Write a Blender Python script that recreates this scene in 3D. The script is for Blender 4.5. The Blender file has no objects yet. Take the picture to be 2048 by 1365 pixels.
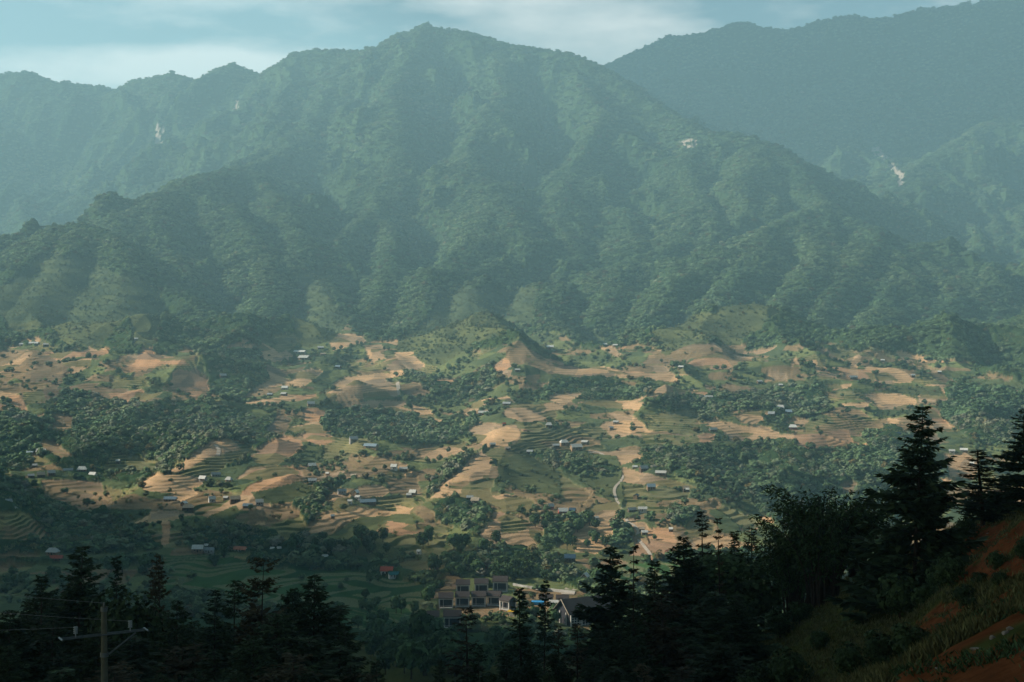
import bpy, math, random
import numpy as np
from mathutils import Vector, Matrix

# ------------------------------------------------------------------ camera
F = 2813.0                      # focal length in photo pixels (photo 2048 x 1365)
PITCH = math.atan((682.5 - 640.0) / F)
CZ = 400.0                      # camera height
scene = bpy.context.scene
cam_d = bpy.data.cameras.new("camera")
cam_d.sensor_width = 36.0
cam_d.lens = 36.0 * F / 2048.0
cam_d.clip_start = 0.5
cam_d.clip_end = 60000.0
cam = bpy.data.objects.new("camera", cam_d)
scene.collection.objects.link(cam)
cam.location = (0, 0, CZ)
cam.rotation_euler = (math.radians(90) - PITCH, 0, 0)
scene.camera = cam
CP, SP = math.cos(PITCH), math.sin(PITCH)

SUN_EL, SUN_AZ = math.radians(28), math.radians(-84)     # azimuth from +Y, clockwise; negative = to the left
SUN = Vector((math.sin(SUN_AZ) * math.cos(SUN_EL), math.cos(SUN_AZ) * math.cos(SUN_EL), math.sin(SUN_EL)))

# ------------------------------------------------------------------ world
world = bpy.data.worlds.new("World")
scene.world = world
world.use_nodes = True
nt = world.node_tree
nt.nodes.clear()
def N(nt, t, **kw):
    n = nt.nodes.new(t)
    for k, v in kw.items():
        setattr(n, k, v)
    return n
out = N(nt, 'ShaderNodeOutputWorld')
bg = N(nt, 'ShaderNodeBackground')
sky = N(nt, 'ShaderNodeTexSky')
sky.sky_type = 'NISHITA'
sky.sun_disc = False
sky.sun_elevation = SUN_EL
sky.sun_rotation = SUN_AZ
sky.altitude = 1500
sky.dust_density = 2.0
sky.air_density = 1.2
tc = N(nt, 'ShaderNodeTexCoord')
sep = N(nt, 'ShaderNodeSeparateXYZ'); nt.links.new(tc.outputs['Generated'], sep.inputs[0])
def MA(op, a, b=None, c=None, clamp=False):
    n = N(nt, 'ShaderNodeMath', operation=op); n.use_clamp = clamp
    for i, v in enumerate((a, b, c)):
        if v is None: continue
        if isinstance(v, (int, float)): n.inputs[i].default_value = v
        else: nt.links.new(v, n.inputs[i])
    return n.outputs[0]
ay = MA('MAXIMUM', sep.outputs[1], 0.05)
az_ = MA('DIVIDE', sep.outputs[0], ay); el_ = MA('DIVIDE', sep.outputs[2], ay)
mp = N(nt, 'ShaderNodeMapping')
mp.inputs['Scale'].default_value = (3.2, 3.2, 11.0)
mp.inputs['Location'].default_value = (0.35, 0.0, 0.1)
nt.links.new(tc.outputs['Generated'], mp.inputs['Vector'])
n1 = N(nt, 'ShaderNodeTexNoise')
n1.inputs['Scale'].default_value = 4.5
n1.inputs['Detail'].default_value = 7
n1.inputs['Roughness'].default_value = 0.62
nt.links.new(mp.outputs['Vector'], n1.inputs['Vector'])
def bank(a0, e0, ra, re, k):
    dx = MA('DIVIDE', MA('SUBTRACT', az_, a0), ra); dz = MA('DIVIDE', MA('SUBTRACT', el_, e0), re)
    d2 = MA('ADD', MA('MULTIPLY', dx, dx), MA('MULTIPLY', dz, dz))
    return MA('MULTIPLY', MA('SUBTRACT', 1.0, d2, clamp=True), k)
cl = bank(-.30, .172, .20, .026, 1.0)
for b_ in ((-.20, .180, .10, .022, .9), (.04, .212, .13, .034, .75), (-.18, .230, .10, .016, .5), (.10, .19, .08, .03, .5), (-.02, .235, .12, .02, .5), (.9, .35, .5, .12, 1.0), (-.9, .45, .5, .14, 1.0)):
    cl = MA('ADD', cl, bank(*b_))
cf = MA('ADD', MA('MULTIPLY', cl, .75), MA('MULTIPLY', MA('SUBTRACT', n1.outputs['Fac'], .48), 1.7), clamp=True)
cf = MA('MULTIPLY', cf, 1.0, clamp=True)
tint = N(nt, 'ShaderNodeMix', data_type='RGBA', blend_type='MULTIPLY')
tint.inputs['Factor'].default_value = 1.0
tint.inputs['B'].default_value = (.56, .63, .58, 1)
mx = N(nt, 'ShaderNodeMix', data_type='RGBA')
mx.inputs['B'].default_value = (6.9, 6.8, 6.6, 1)
nt.links.new(sky.outputs['Color'], tint.inputs['A'])
nt.links.new(tint.outputs['Result'], mx.inputs['A'])
nt.links.new(cf, mx.inputs['Factor'])
nt.links.new(mx.outputs['Result'], bg.inputs['Color'])
bg.inputs['Strength'].default_value = 0.085
nt.links.new(bg.outputs['Background'], out.inputs['Surface'])

# ------------------------------------------------------------------ sun
sl = bpy.data.lights.new("sun", 'SUN')
sl.energy = 5.0
sl.angle = math.radians(0.5)
sl.color = (1.0, 0.89, 0.74)
so = bpy.data.objects.new("sun", sl)
scene.collection.objects.link(so)
so.rotation_euler = SUN.to_track_quat('Z', 'Y').to_euler()
so.location = (0, 0, 3000)

scene.view_settings.view_transform = 'Standard'
scene.view_settings.look = 'None'
scene.view_settings.exposure = 1.2
scene.view_settings.gamma = 1.0
scene.cycles.use_denoising = True
scene.cycles.max_bounces = 6
scene.cycles.diffuse_bounces = 2
scene.cycles.glossy_bounces = 1
scene.cycles.transmission_bounces = 2
scene.cycles.volume_bounces = 1
scene.cycles.transparent_max_bounces = 8
scene.cycles.caustics_reflective = False
scene.cycles.caustics_refractive = False

# ------------------------------------------------------------------ numpy helpers
def pix(px, py, Y):
    """point of the place seen at photo pixel (px, py), at depth Y in front of the camera"""
    u, v = (px - 1024.0) / F, (682.5 - py) / F
    dy = v * SP + CP
    dz = v * CP - SP
    return (u / dy * Y, Y, CZ + dz / dy * Y)

def proj(X, Y, Z):
    Z = Z - CZ
    d = Y * CP - Z * SP
    up = Y * SP + Z * CP
    return 1024.0 + F * X / d, 682.5 - F * up / d

def hash2(ix, iy, seed):
    n = (ix.astype(np.int64) * 374761393 + iy.astype(np.int64) * 668265263 + seed * 1442695041) & 0xffffffff
    n = ((n ^ (n >> 13)) * 1274126177) & 0xffffffff
    n = (n ^ (n >> 16)) & 0xffffff
    return n.astype(np.float64) / 0xffffff

def vnoise(x, y, seed=0):
    ix, iy = np.floor(x), np.floor(y)
    fx, fy = x - ix, y - iy
    ix = ix.astype(np.int64); iy = iy.astype(np.int64)
    u = fx * fx * fx * (fx * (fx * 6 - 15) + 10)
    v = fy * fy * fy * (fy * (fy * 6 - 15) + 10)
    def g(jx, jy, dx, dy):
        a = hash2(jx, jy, seed) * 6.2831853
        return np.cos(a) * dx + np.sin(a) * dy
    a = g(ix, iy, fx, fy); b = g(ix + 1, iy, fx - 1, fy)
    c = g(ix, iy + 1, fx, fy - 1); d = g(ix + 1, iy + 1, fx - 1, fy - 1)
    return ((a + (b - a) * u) * (1 - v) + (c + (d - c) * u) * v) * 1.45   # about -1 .. 1

def fbm(x, y, octv=4, seed=0, gain=0.5, lac=2.03):
    s = 0; a = 1; t = 0
    for k in range(octv):
        s = s + a * vnoise(x, y, seed + k * 17); t += a
        x = x * lac + 3.1; y = y * lac - 1.7; a *= gain
    return s / t

def ridged(x, y, octv=4, seed=0, gain=0.5, lac=2.1):
    s = 0; a = 1; t = 0; w = 1
    for k in range(octv):
        r = 1 - np.abs(vnoise(x, y, seed + k * 31)) * 1.25
        r = np.clip(r, 0, 1) ** 2
        s = s + a * r * w; t += a
        w = np.clip(r * 1.6, 0, 1)
        x = x * lac + 5.3; y = y * lac + 2.9; a *= gain
    return s / t                                                          # 0 .. 1

def sstep(a, b, x):
    t = np.clip((x - a) / (b - a), 0, 1)
    return t * t * (3 - 2 * t)

def worley(x, y, seed=0):
    """distance to nearest jittered grid point and its cell hash"""
    ix, iy = np.floor(x).astype(np.int64), np.floor(y).astype(np.int64)
    best = np.full(x.shape, 9.0); hid = np.zeros(x.shape)
    for dx in (-1, 0, 1):
        for dy in (-1, 0, 1):
            jx, jy = ix + dx, iy + dy
            cx = jx + 0.15 + 0.7 * hash2(jx, jy, seed); cy = jy + 0.15 + 0.7 * hash2(jx, jy, seed + 5)
            d = (x - cx) ** 2 + (y - cy) ** 2
            m = d < best
            best = np.where(m, d, best); hid = np.where(m, hash2(jx, jy, seed + 9), hid)
    return np.sqrt(best), hid

# ------------------------------------------------------------------ the lie of the land
BASE = []   # base surface: (tan azimuth, Y, z) control points
def col(px, rows):
    for Y, py in rows:
        x, y, z = pix(px, py, Y)
        BASE.append((x / y, y, z))
VAL = [(750, 1176), (830, 1108), (960, 1008), (1130, 910), (1350, 812), (1650, 712), (1850, 665)]
for px in (-500, -100, 250, 600, 950, 1300):
    col(px, VAL)
for px in (1600, 1850, 2150, 2500):
    col(px, [(620, 1240), (800, 1130), (960, 1045), (1130, 945), (1350, 830), (1650, 722), (1850, 665)])
for px in (-500, -100): col(px, [(2100, 640), (2500, 610), (3400, 575), (4000, 455), (4600, 300), (5200, 190), (6300, 280), (8000, 380), (12000, 560)])
col(280, [(2100, 645), (2400, 590), (3000, 540), (3800, 440), (4400, 325), (5200, 210), (6300, 300), (8000, 380), (12000, 560)])
col(600, [(2100, 625), (2500, 550), (2900, 480), (3400, 400), (4000, 300), (4700, 170), (6000, 300), (8000, 380), (12000, 560)])
col(900, [(2100, 625), (2500, 540), (2900, 450), (3350, 360), (3850, 250), (4350, 150), (5600, 260), (8000, 380), (12000, 560)])
col(1200, [(2100, 635), (2450, 585), (2900, 505), (3350, 400), (3850, 280), (4250, 190), (4900, 300), (5500, 235), (6100, 180), (7500, 300), (12000, 560)])
col(1500, [(2100, 615), (2450, 560), (2900, 470), (3300, 370), (3600, 330), (4100, 375), (4700, 310), (5400, 190), (6000, 100), (7500, 230), (12000, 560)])
col(1800, [(2100, 630), (2500, 580), (2900, 505), (3600, 430), (4200, 345), (4800, 260), (5400, 160), (6000, 60), (7500, 200), (12000, 560)])
col(2150, [(2100, 645), (2500, 590), (3000, 530), (3700, 430), (4600, 240), (5900, 10), (7500, 120), (12000, 560)])
col(2550, [(2100, 645), (2500, 600), (3000, 540), (3700, 440), (4600, 240), (5900, 0), (7500, 120), (12000, 560)])
# near ground, as px, Y, py  (py over 1365 = below the picture)
NEAR = [
 (-200, 6, 3300), (400, 6, 3000), (1024, 6, 2600), (1600, 6, 2100), (2300, 6, 1900),
 (-200, 20, 2100), (400, 20, 2000), (1024, 20, 1950), (1500, 20, 1640), (1750, 20, 1470), (2048, 20, 1330), (2300, 20, 1250),
 (-200, 45, 1620), (300, 45, 1640), (800, 45, 1660), (1300, 45, 1600), (1550, 45, 1440), (1750, 42, 1362), (1900, 42, 1268), (2048, 42, 1160), (2300, 42, 1030), (1750, 60, 1345), (1900, 58, 1285), (2048, 56, 1200), (2300, 56, 1090),
 (-200, 90, 1560), (300, 90, 1560), (800, 90, 1560), (1200, 90, 1540), (1450, 85, 1430), (1600, 85, 1320), (1750, 84, 1240), (1850, 80, 1225), (1950, 72, 1125), (2048, 70, 1052), (2300, 70, 960),
 (-200, 160, 1480), (300, 160, 1490), (800, 160, 1520), (1200, 150, 1500), (1400, 150, 1440), (1560, 130, 1250), (1750, 115, 1136), (1900, 105, 1075), (2048, 92, 1037), (2300, 92, 950),
 (-200, 300, 1400), (300, 300, 1420), (600, 300, 1420), (850, 330, 1380), (1100, 300, 1440), (1400, 280, 1420), (1600, 260, 1330), (1800, 220, 1200), (2048, 200, 1100), (2300, 200, 1020),
 (-200, 480, 1300), (300, 480, 1310), (700, 430, 1350), (900, 430, 1292), (1100, 450, 1340), (1400, 450, 1340), (1700, 450, 1260), (2048, 400, 1190), (2400, 400, 1120),
 (0, 620, 1230), (300, 620, 1240), (700, 600, 1262), (870, 640, 1262), (960, 640, 1262), (1200, 640, 1268), (1400, 660, 1215), (1400, 620, 1260),
 (900, 690, 1226), (900, 720, 1202), (900, 752, 1176), (1150, 690, 1226), (1150, 752, 1178),
]
for px, Y, py in NEAR:
    x, y, z = pix(px, py, Y)
    BASE.append((x / y, y, z))
BASE = np.array(BASE)

def rlist(*pts):
    return np.array([pix(*p) for p in pts])
# crest lines: (photo x, photo y, depth) points, slope either side, noise share
RIDGES = [
 (rlist((540,152,4900),(600,107,4800),(640,103,4750),(700,105,4700),(750,98,4650),(800,70,4600),(850,51,4600),(900,60,4600),(1000,86,4500),(1100,104,4400),(1150,115,4300),(1210,140,4200),(1280,190,4050),(1340,225,3900),(1400,262,3700),(1530,287,3500),(1590,330,3350),(1640,400,3150),(1680,432,3000)), .62),
 (rlist((-500,100,5500),(-200,140,5400),(0,153,5300),(60,147,5250),(110,167,5200),(165,172,5200),(230,182,5200),(262,166,5180),(310,158,5150),(345,149,5100),(400,167,5050),(430,143,5050),(470,131,5000),(530,153,4950),(560,130,4900),(600,108,4800)), .8),
 (rlist((1150,160,6237),(1200,134,6237),(1330,76,6156),(1400,68,6075),(1480,44,6075),(1530,54,6034),(1570,64,5994),(1610,55,5994),(1640,40,5994),(1700,31,5913),(1780,37,5913),(1850,22,5832),(1950,8,5751),(2048,-5,5670),(2300,-15,5670),(2700,-30,5670)), .6),
 (rlist((850,51,4600),(790,180,4050),(800,310,3450),(760,410,3080),(690,480,2750),(645,522,2480)), .62),
 (rlist((1000,86,4500),(1010,200,3950),(930,300,3480),(990,400,3020),(1050,480,2700)), .6),
 (rlist((1130,112,4350),(1210,230,3820),(1150,335,3380),(1110,440,2980),(1150,520,2650)), .6),
 (rlist((1400,262,3700),(1370,330,3400),(1400,400,3100),(1430,470,2800)), .6),
 (rlist((1530,287,3500),(1480,360,3200),(1500,430,2950)), .6),
 (rlist((700,105,4700),(640,230,4100),(560,315,3650),(490,340,3330),(400,352,3030),(330,388,2800),(262,440,2560),(215,500,2330)), .6),
 (rlist((490,340,3330),(560,400,2900),(600,470,2600),(590,540,2330)), .6),
 (rlist((400,352,3030),(430,430,2700),(490,500,2450),(480,570,2230)), .6),
 (rlist((300,405,2700),(330,480,2430),(360,550,2200)), .55),
 (rlist((-300,590,2150),(-60,545,2250),(0,512,2280),(60,478,2320),(110,455,2340),(170,452,2330),(230,482,2250),(280,532,2150),(320,577,2050),(400,612,1950),(470,652,1880),(520,692,1780)), .6),
 (rlist((170,452,2330),(130,530,2110),(70,600,1960),(20,655,1840)), .5),
 (rlist((320,577,2050),(240,630,1900),(180,695,1720)), .5),
 (rlist((645,522,2480),(628,556,2330),(655,600,2160),(685,640,2010),(700,672,1880),(760,702,1740),(860,768,1480)), .5),
 (rlist((870,540,2350),(850,590,2200),(862,640,2040),(810,700,1820)), .55),
 (rlist((960,560,2300),(930,620,2120),(905,680,1920),(880,742,1690)), .55),
 (rlist((1060,572,2300),(1100,640,2050),(1150,690,1850)), .5),
 (rlist((1640,415,3050),(1600,432,2880),(1520,470,2660),(1420,530,2400),(1330,580,2240),(1300,640,2050)), .6),
 (rlist((1600,432,2880),(1640,520,2480),(1570,600,2160),(1540,680,1900)), .5),
 (rlist((1680,432,3000),(1800,500,2700),(1900,560,2500),(1980,640,2250),(2060,720,2000)), .55),
 (rlist((1800,500,2700),(1770,600,2260),(1710,700,1840)), .5),
 (rlist((2300,100,5200),(2048,200,4750),(1850,330,4150),(1720,430,3600)), .5),
 (rlist((1570,64,5990),(1650,170,5400),(1600,260,4800)), .45),
 (rlist((1330,76,6150),(1400,170,5500),(1450,250,4900)), .45),
 (rlist((230,482,2250),(260,540,2080),(250,600,1930)), .5),
 (rlist((110,455,2340),(60,520,2150),(10,590,2000)), .5),
 (rlist((470,420,2700),(520,500,2420),(540,580,2180),(530,640,1980)), .6),
 (rlist((760,430,3050),(790,500,2650),(770,570,2330),(745,620,2130)), .6),
 (rlist((990,400,3020),(960,480,2700),(900,540,2400)), .55),
 (rlist((1250,420,3100),(1270,500,2700),(1230,570,2380),(1210,640,2080)), .55),
 (rlist((1400,400,3100),(1360,470,2800),(1300,530,2550)), .55),
 (rlist((1520,470,2660),(1480,540,2360),(1440,600,2150),(1400,660,1950)), .5),
 (rlist((1740,460,2820),(1690,540,2430),(1640,610,2170),(1620,670,1950)), .5),
 (rlist((1900,560,2500),(1870,640,2180),(1830,700,1900)), .5),
 # knolls of the farmed slope
 (rlist((560,840,1300),(500,862,1220),(430,884,1130),(350,932,1040),(280,982,960)), .42),
 (rlist((520,950,1060),(400,986,985),(330,1012,930),(272,1050,868)), .36),
 (rlist((820,930,1090),(760,945,1050),(690,990,975),(640,1040,900),(590,1090,835)), .40),
 (rlist((1030,850,1230),(985,892,1130),(940,942,1040),(880,992,962)), .42),
 (rlist((985,892,1130),(1060,942,1060),(1130,1000,980)), .42),
 (rlist((1090,1010,960),(1010,1030,940),(960,1070,870)), .34),
 (rlist((1330,930,1120),(1240,955,1060),(1185,1032,950),(1110,1092,860)), .42),
 (rlist((1330,1000,1010),(1350,1060,910),(1340,1110,840)), .35),
 (rlist((640,840,1280),(640,862,1230),(620,885,1180)), .4),
 (rlist((560,935,1090),(520,950,1060)), .4),
 (rlist((330,790,1370),(260,830,1270),(200,870,1180)), .42),
 (rlist((60,690,1700),(70,740,1530),(90,800,1370)), .4),
 (rlist((700,672,1880),(600,760,1500),(540,820,1340)), .36),
 (rlist((1320,725,1620),(1250,750,1530),(1180,745,1500)), .34),
 (rlist((1740,700,1760),(1720,760,1520),(1640,870,1220),(1590,900,1150)), .38),
 (rlist((1900,790,1420),(1820,830,1310),(1740,900,1150)), .38),
 (rlist((1500,820,1330),(1430,850,1250),(1390,880,1180)), .36),
 (rlist((1180,790,1400),(1080,810,1330),(1000,830,1270)), .34),
 (rlist((850,1040,920),(760,1060,880),(690,1080,850)), .32),
]

def tps_solve(P, z):
    d = np.linalg.norm(P[:, None, :] - P[None, :, :], axis=2)
    K = np.where(d > 0, d * d * np.log(d + 1e-12), 0) + np.eye(len(P)) * 2e-4
    A = np.zeros((len(P) + 3, len(P) + 3))
    A[:-3, :-3] = K; A[:-3, -3] = 1; A[:-3, -2:] = P; A[-3, :-3] = 1; A[-2:, :-3] = P.T
    return np.linalg.solve(A, np.concatenate([z, np.zeros(3)]))

# interpolate the elevation angle (z/Y) over (tan azimuth, log Y): smooth at every distance
TP = np.stack([BASE[:, 0] * 2.2, np.log(BASE[:, 1])], 1)
TW = tps_solve(TP, (BASE[:, 2] - CZ) / BASE[:, 1])

def base_z(T, Y):
    x = T * 2.2; y = np.log(Y)
    s = TW[-3] + TW[-2] * x + TW[-1] * y
    for i in range(len(TP)):
        d2 = (x - TP[i, 0]) ** 2 + (y - TP[i, 1]) ** 2
        s = s + TW[i] * 0.5 * d2 * np.log(d2 + 1e-12)
    return CZ + s * Y

Q = 1.0      # mesh density
def rows():
    seg = [(5, 40, 60, 'log'), (40, 150, 170, 'log'), (150, 640, 170, 'log'), (640, 1250, 430, 'lin'), (1250, 2000, 330, 'lin'), (2000, 3300, 300, 'lin'), (3300, 5500, 300, 'lin'), (5500, 8000, 110, 'lin'), (8000, 9500, 8, 'lin')]
    r = []
    for a, b, n, m in seg:
        n = max(4, int(n * Q))
        t = np.arange(n) / n
        r.append(a * (b / a) ** t if m == 'log' else a + (b - a) * t)
    return np.concatenate(r + [np.array([9500.0])])
YR = rows()
nin = int(1180 * Q)
TC = np.concatenate([np.linspace(-1.0, -0.42, int(60 * Q) + 2)[:-1], np.linspace(-0.42, 0.42, nin), np.linspace(0.42, 1.0, int(60 * Q) + 2)[1:]])
NR, NC = len(YR), len(TC)

def seg_d(P, X, Y, warp):
    """min over segments of horizontal distance, with crest height at the nearest point"""
    best = None
    for a, b in zip(P[:-1], P[1:]):
        ab = b[:2] - a[:2]; L2 = float(ab @ ab)
        t = np.clip(((X - a[0]) * ab[0] + (Y - a[1]) * ab[1]) / L2, 0, 1)
        d = np.hypot(X - a[0] - t * ab[0], Y - a[1] - t * ab[1])
        z = a[2] + t * (b[2] - a[2])
        if best is None: best = (d, z)
        else:
            m = d < best[0]
            best = (np.where(m, d, best[0]), np.where(m, z, best[1]))
    return best

def coarse():
    # coarse field (base + crest lines) on every third row and column
    r = np.unique(np.concatenate([np.arange(0, NR, 3), [NR - 1]])); c = np.unique(np.concatenate([np.arange(0, NC, 3), [NC - 1]]))
    rb = np.unique(np.concatenate([np.arange(0, NR, 12), [NR - 1]])); cb = np.unique(np.concatenate([np.arange(0, NC, 12), [NC - 1]]))
    Tb, Yb = np.meshgrid(TC[cb], YR[rb])
    zb = base_z(Tb, Yb)
    # upsample base
    el = (zb - CZ) / Yb
    tmp = np.stack([np.interp(c, cb, el[i]) for i in range(len(rb))])
    el2 = np.stack([np.interp(r, rb, tmp[:, j]) for j in range(len(c))], 1)
    T, Y = np.meshgrid(TC[c], YR[r])
    X = T * Y
    fs = fbm(X / 260, Y / 900, 2, 404) * 260
    Z = CZ + el2 * Y + sstep(1350, 1700, Y) * (1 - sstep(2300, 2800, Y)) * (ridged(X / 340 + 7, Y / 500, 2, 405) - .35) * 52 - (sstep(1790, 2060, Y + fs) * 105 + sstep(2060, 2560, Y) * 155) * (1 - .75 * sstep(.20, .33, T)) * (1 - .6 * sstep(-.12, -.3, T) * sstep(3400, 4200, Y))
    wx = fbm(X / 420, Y / 420, 3, 71) * 75 * sstep(700, 2200, Y) + fbm(X / 110, Y / 110, 3, 75) * 14 * sstep(600, 1100, Y)
    wy = fbm(X / 420, Y / 420, 3, 72) * 75 * sstep(700, 2200, Y) + fbm(X / 110, Y / 110, 3, 76) * 14 * sstep(600, 1100, Y)
    wfar = sstep(60, 400, np.abs(Y))
    sub = ridged(X / 330 + 3, Y / 520, 3, 12)
    CD = np.full(X.shape, 1e4)
    for P, s in RIDGES:
        big = P[:, 1].mean() > 1700
        reach = (900 if big else 300)
        if big and P[:, 1].mean() > 4500: reach = 1600
        m = (X > P[:, 0].min() - reach) & (X < P[:, 0].max() + reach) & (Y > P[:, 1].min() - reach) & (Y < P[:, 1].max() + reach)
        if not m.any(): continue
        xs, ys = X[m], Y[m]
        d0, z0 = seg_d(P, xs, ys, 0)
        k = np.clip(d0 / (150 if big else 60), 0, 1)          # the crest itself stays where the photo has it
        d, z = seg_d(P, xs + wx[m] * k, ys + wy[m] * k, 0)
        d = d * k + d0 * (1 - k); z = z * k + z0 * (1 - k)
        rr = 18 if big else 12
        dd = np.sqrt(d * d + rr * rr) - rr
        CD[m] = np.minimum(CD[m], d0 * ((1.0 if P[:, 1].min() > 2900 and len(P) > 8 else 1.7) if big else 2.5))
        cand = z - (s + (.10 if big else .06)) * dd * (1 + 0.25 * (sub[m] - 0.4)) + (0 if not big else (sub[m] - 0.35) * 95 * np.clip(d / 260, 0, 1))
        zz = Z[m]
        w = 1.5 if big else 4
        Z[m] = np.where(cand > zz, cand, zz) + w * np.exp(-np.abs(cand - zz) / w) * 0.5
    zc = (Z - CZ) / Y
    def up(g):
        tmp = np.stack([np.interp(np.arange(NC), c, g[i]) for i in range(len(r))])
        return np.stack([np.interp(np.arange(NR), r, tmp[:, j]) for j in range(NC)], 1)
    return up(zc), up(CD)
EL, CDIST = coarse()
T2, Y2 = np.meshgrid(TC, YR)
X2 = T2 * Y2
Z2 = CZ + EL * Y2
# relief that grows with distance
mt = sstep(1750, 2500, Y2)
ca = sstep(0, 230, CDIST)
wq = fbm(X2 / 500, Y2 / 500, 2, 14) * 90
Z2 += mt * (ridged((X2 + wq) / 330, (Y2 + wq) / 620, 3, 5) - 0.4) * 120 * ca
Z2 += mt * (ridged((X2 - wq) / 120, Y2 / 210, 3, 6) - 0.4) * 48 * (.25 + .75 * ca)
Z2 += mt * fbm(X2 / 50, Y2 / 50, 3, 8) * 6
vl = sstep(760, 900, Y2) * (1 - sstep(1700, 2100, Y2))
Z2 += vl * (ridged((X2 + wq * .3) / 170, (Y2 + wq * .3) / 230, 2, 25) - 0.4) * 30 * (.3 + .7 * ca)
Z2 += vl * fbm(X2 / 45, Y2 / 45, 2, 28) * 2.2
nr_ = 1 - sstep(300, 700, Y2)
nb = sstep(10, 60, Y2)
Z2 += nr_ * nb * (fbm(X2 / 9, Y2 / 9, 4, 31) * 0.55 + fbm(X2 / 1.6, Y2 / 1.6, 3, 33) * 0.20 + ridged(X2 / 2.2 + Y2 / 5, Y2 / 2.6 - X2 / 6, 3, 35) * .22)
PX2, PY2 = proj(X2, Y2, Z2)

# ------------------------------------------------------------------ land cover
W_, H_ = 1024, 683
# classes: 0 forest 1 wood 2 scrub 3 tan 4 orange 5 green terrace 6 fallow 7 meadow 8 paddy 9 rock 10 red earth 11 rough grass
cover = np.zeros((H_ + 60, W_ + 200), np.int8)        # 1 cell = 2 photo px, 100 cells of margin each side
def poly(cls, s):
    p = np.array([float(v) for v in s.replace(';', ' ').replace(',', ' ').split()]).reshape(-1, 2) / 2 + [100, 0]
    x0, y0 = np.floor(p.min(0)).astype(int); x1, y1 = np.ceil(p.max(0)).astype(int)
    x0, y0 = max(x0, 0), max(y0, 0); x1, y1 = min(x1, cover.shape[1] - 1), min(y1, cover.shape[0] - 1)
    gx, gy = np.meshgrid(np.arange(x0, x1 + 1) + .5, np.arange(y0, y1 + 1) + .5)
    ins = np.zeros(gx.shape, bool)
    for (ax, ay), (bx, by) in zip(p, np.roll(p, -1, 0)):
        if ay == by: continue
        c = ((ay > gy) != (by > gy)) & (gx < (bx - ax) * (gy - ay) / (by - ay) + ax)
        ins ^= c
    sub = cover[y0:y1 + 1, x0:x1 + 1]
    sub[ins] = cls
T_, O_, G_, B_, M_, P_, R_, E_, U_, Wd, S_ = 3, 4, 5, 6, 7, 8, 9, 10, 11, 1, 2
poly(S_, '-200,700 120,690 300,700 520,690 640,670 700,650 800,690 1000,700 1100,680 1300,690 1420,690 1600,690 1750,690 1900,720 2250,820 2250,1100 -200,1130')
poly(M_, '-100,600 0,560 110,500 190,520 290,560 330,580 250,640 200,700 120,680 0,650')
poly(M_, '250,600 330,600 310,680 270,690')
poly(M_, '580,640 610,560 640,540 700,640 690,660 600,700')
poly(M_, '790,700 850,640 880,600 940,580 1080,600 1060,650 960,680 890,740 870,740')
poly(M_, '930,600 1000,590 1060,620 1000,670 930,650')
poly(B_, '1440,690 1500,690 1485,710 1450,712')
poly(M_, '1300,660 1400,620 1530,600 1560,620 1480,680 1330,700')
poly(Wd, '90,830 130,780 250,810 400,800 520,840 560,862 480,930 400,945 300,970 150,960 60,900')
poly(Wd, '-100,820 60,830 80,860 60,940 -100,950'); poly(Wd, '-100,960 180,1000 270,1060 330,1100 200,1110 -100,1110')
poly(Wd, '400,700 520,700 540,760 480,800 420,790'); poly(Wd, '800,740 900,770 980,730 1010,760 960,800 880,800')
poly(Wd, '1080,800 1100,760 1200,752 1300,790 1250,800'); poly(Wd, '1300,800 1380,790 1480,790 1640,770 1660,820 1560,850 1480,820 1400,850 1330,830')
poly(Wd, '1270,905 1420,890 1480,980 1400,970 1330,945 1270,935'); poly(Wd, '1400,900 1560,880 1760,900 1900,980 1760,1060 1560,1060 1500,1000 1450,960')
poly(Wd, '1090,1095 1090,1050 1170,1030 1190,1005 1205,1020 1180,1045 1120,1085'); poly(Wd, '1222,1052 1265,1055 1272,1075 1230,1100')
poly(Wd, '1720,860 1790,850 1850,900 1900,960 1760,940'); poly(Wd, '1900,760 2100,800 2100,900 1950,890 1880,830')
poly(Wd, '640,840 700,815 820,835 920,862 950,830 965,870 860,892 760,885 700,872 650,862')
poly(Wd, '455,860 520,840 560,860 600,872 540,900 480,930 430,920')
poly(Wd, '850,995 862,965 900,930 950,910 975,895 900,975'); poly(Wd, '868,1010 900,1000 970,1005 985,1030 950,1072 870,1040')
poly(Wd, '1040,905 1130,910 1240,940 1200,955 1130,950 1060,930'); poly(Wd, '600,980 680,960 830,950 700,960 660,980 600,1080 560,1070')
poly(Wd, '1330,1010 1400,1020 1400,1060 1340,1050'); poly(Wd, '360,1060 470,1050 560,1070 620,1080 700,1090 700,1120 520,1110 380,1100')
poly(Wd, '960,1100 1030,1090 1080,1110 1150,1120 1180,1160 1060,1170 930,1160 880,1150')
# fields
poly(B_, '-60,700 75,700 140,735 130,760 90,805 50,808 40,790 45,760 -60,745'); poly(T_, '-20,742 40,715 55,700 68,704 30,737 -20,752')
poly(O_, '15,790 40,790 60,828 20,808'); poly(O_, '-30,800 15,812 15,820 -30,818'); poly(O_, '240,737 270,725 288,697 305,697 312,715 365,718 382,729 320,731 290,741 250,747')
poly(O_, '213,785 250,784 272,793 230,801'); poly(O_, '375,785 400,785 415,800 390,806'); poly(G_, '45,770 85,765 90,800 50,812')
poly(B_, '105,830 150,830 140,870 100,870'); poly(B_, '60,885 110,885 145,915 120,918 90,907'); poly(G_, '220,755 290,752 300,775 225,777')
poly(G_, '230,905 320,925 300,950 200,940'); poly(O_, '210,972 245,980 240,1000 220,1000'); poly(B_, '80,960 200,965 230,1010 180,1030 90,1000')
poly(G_, '-60,1020 60,1030 110,1080 60,1090 -60,1080')
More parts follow.
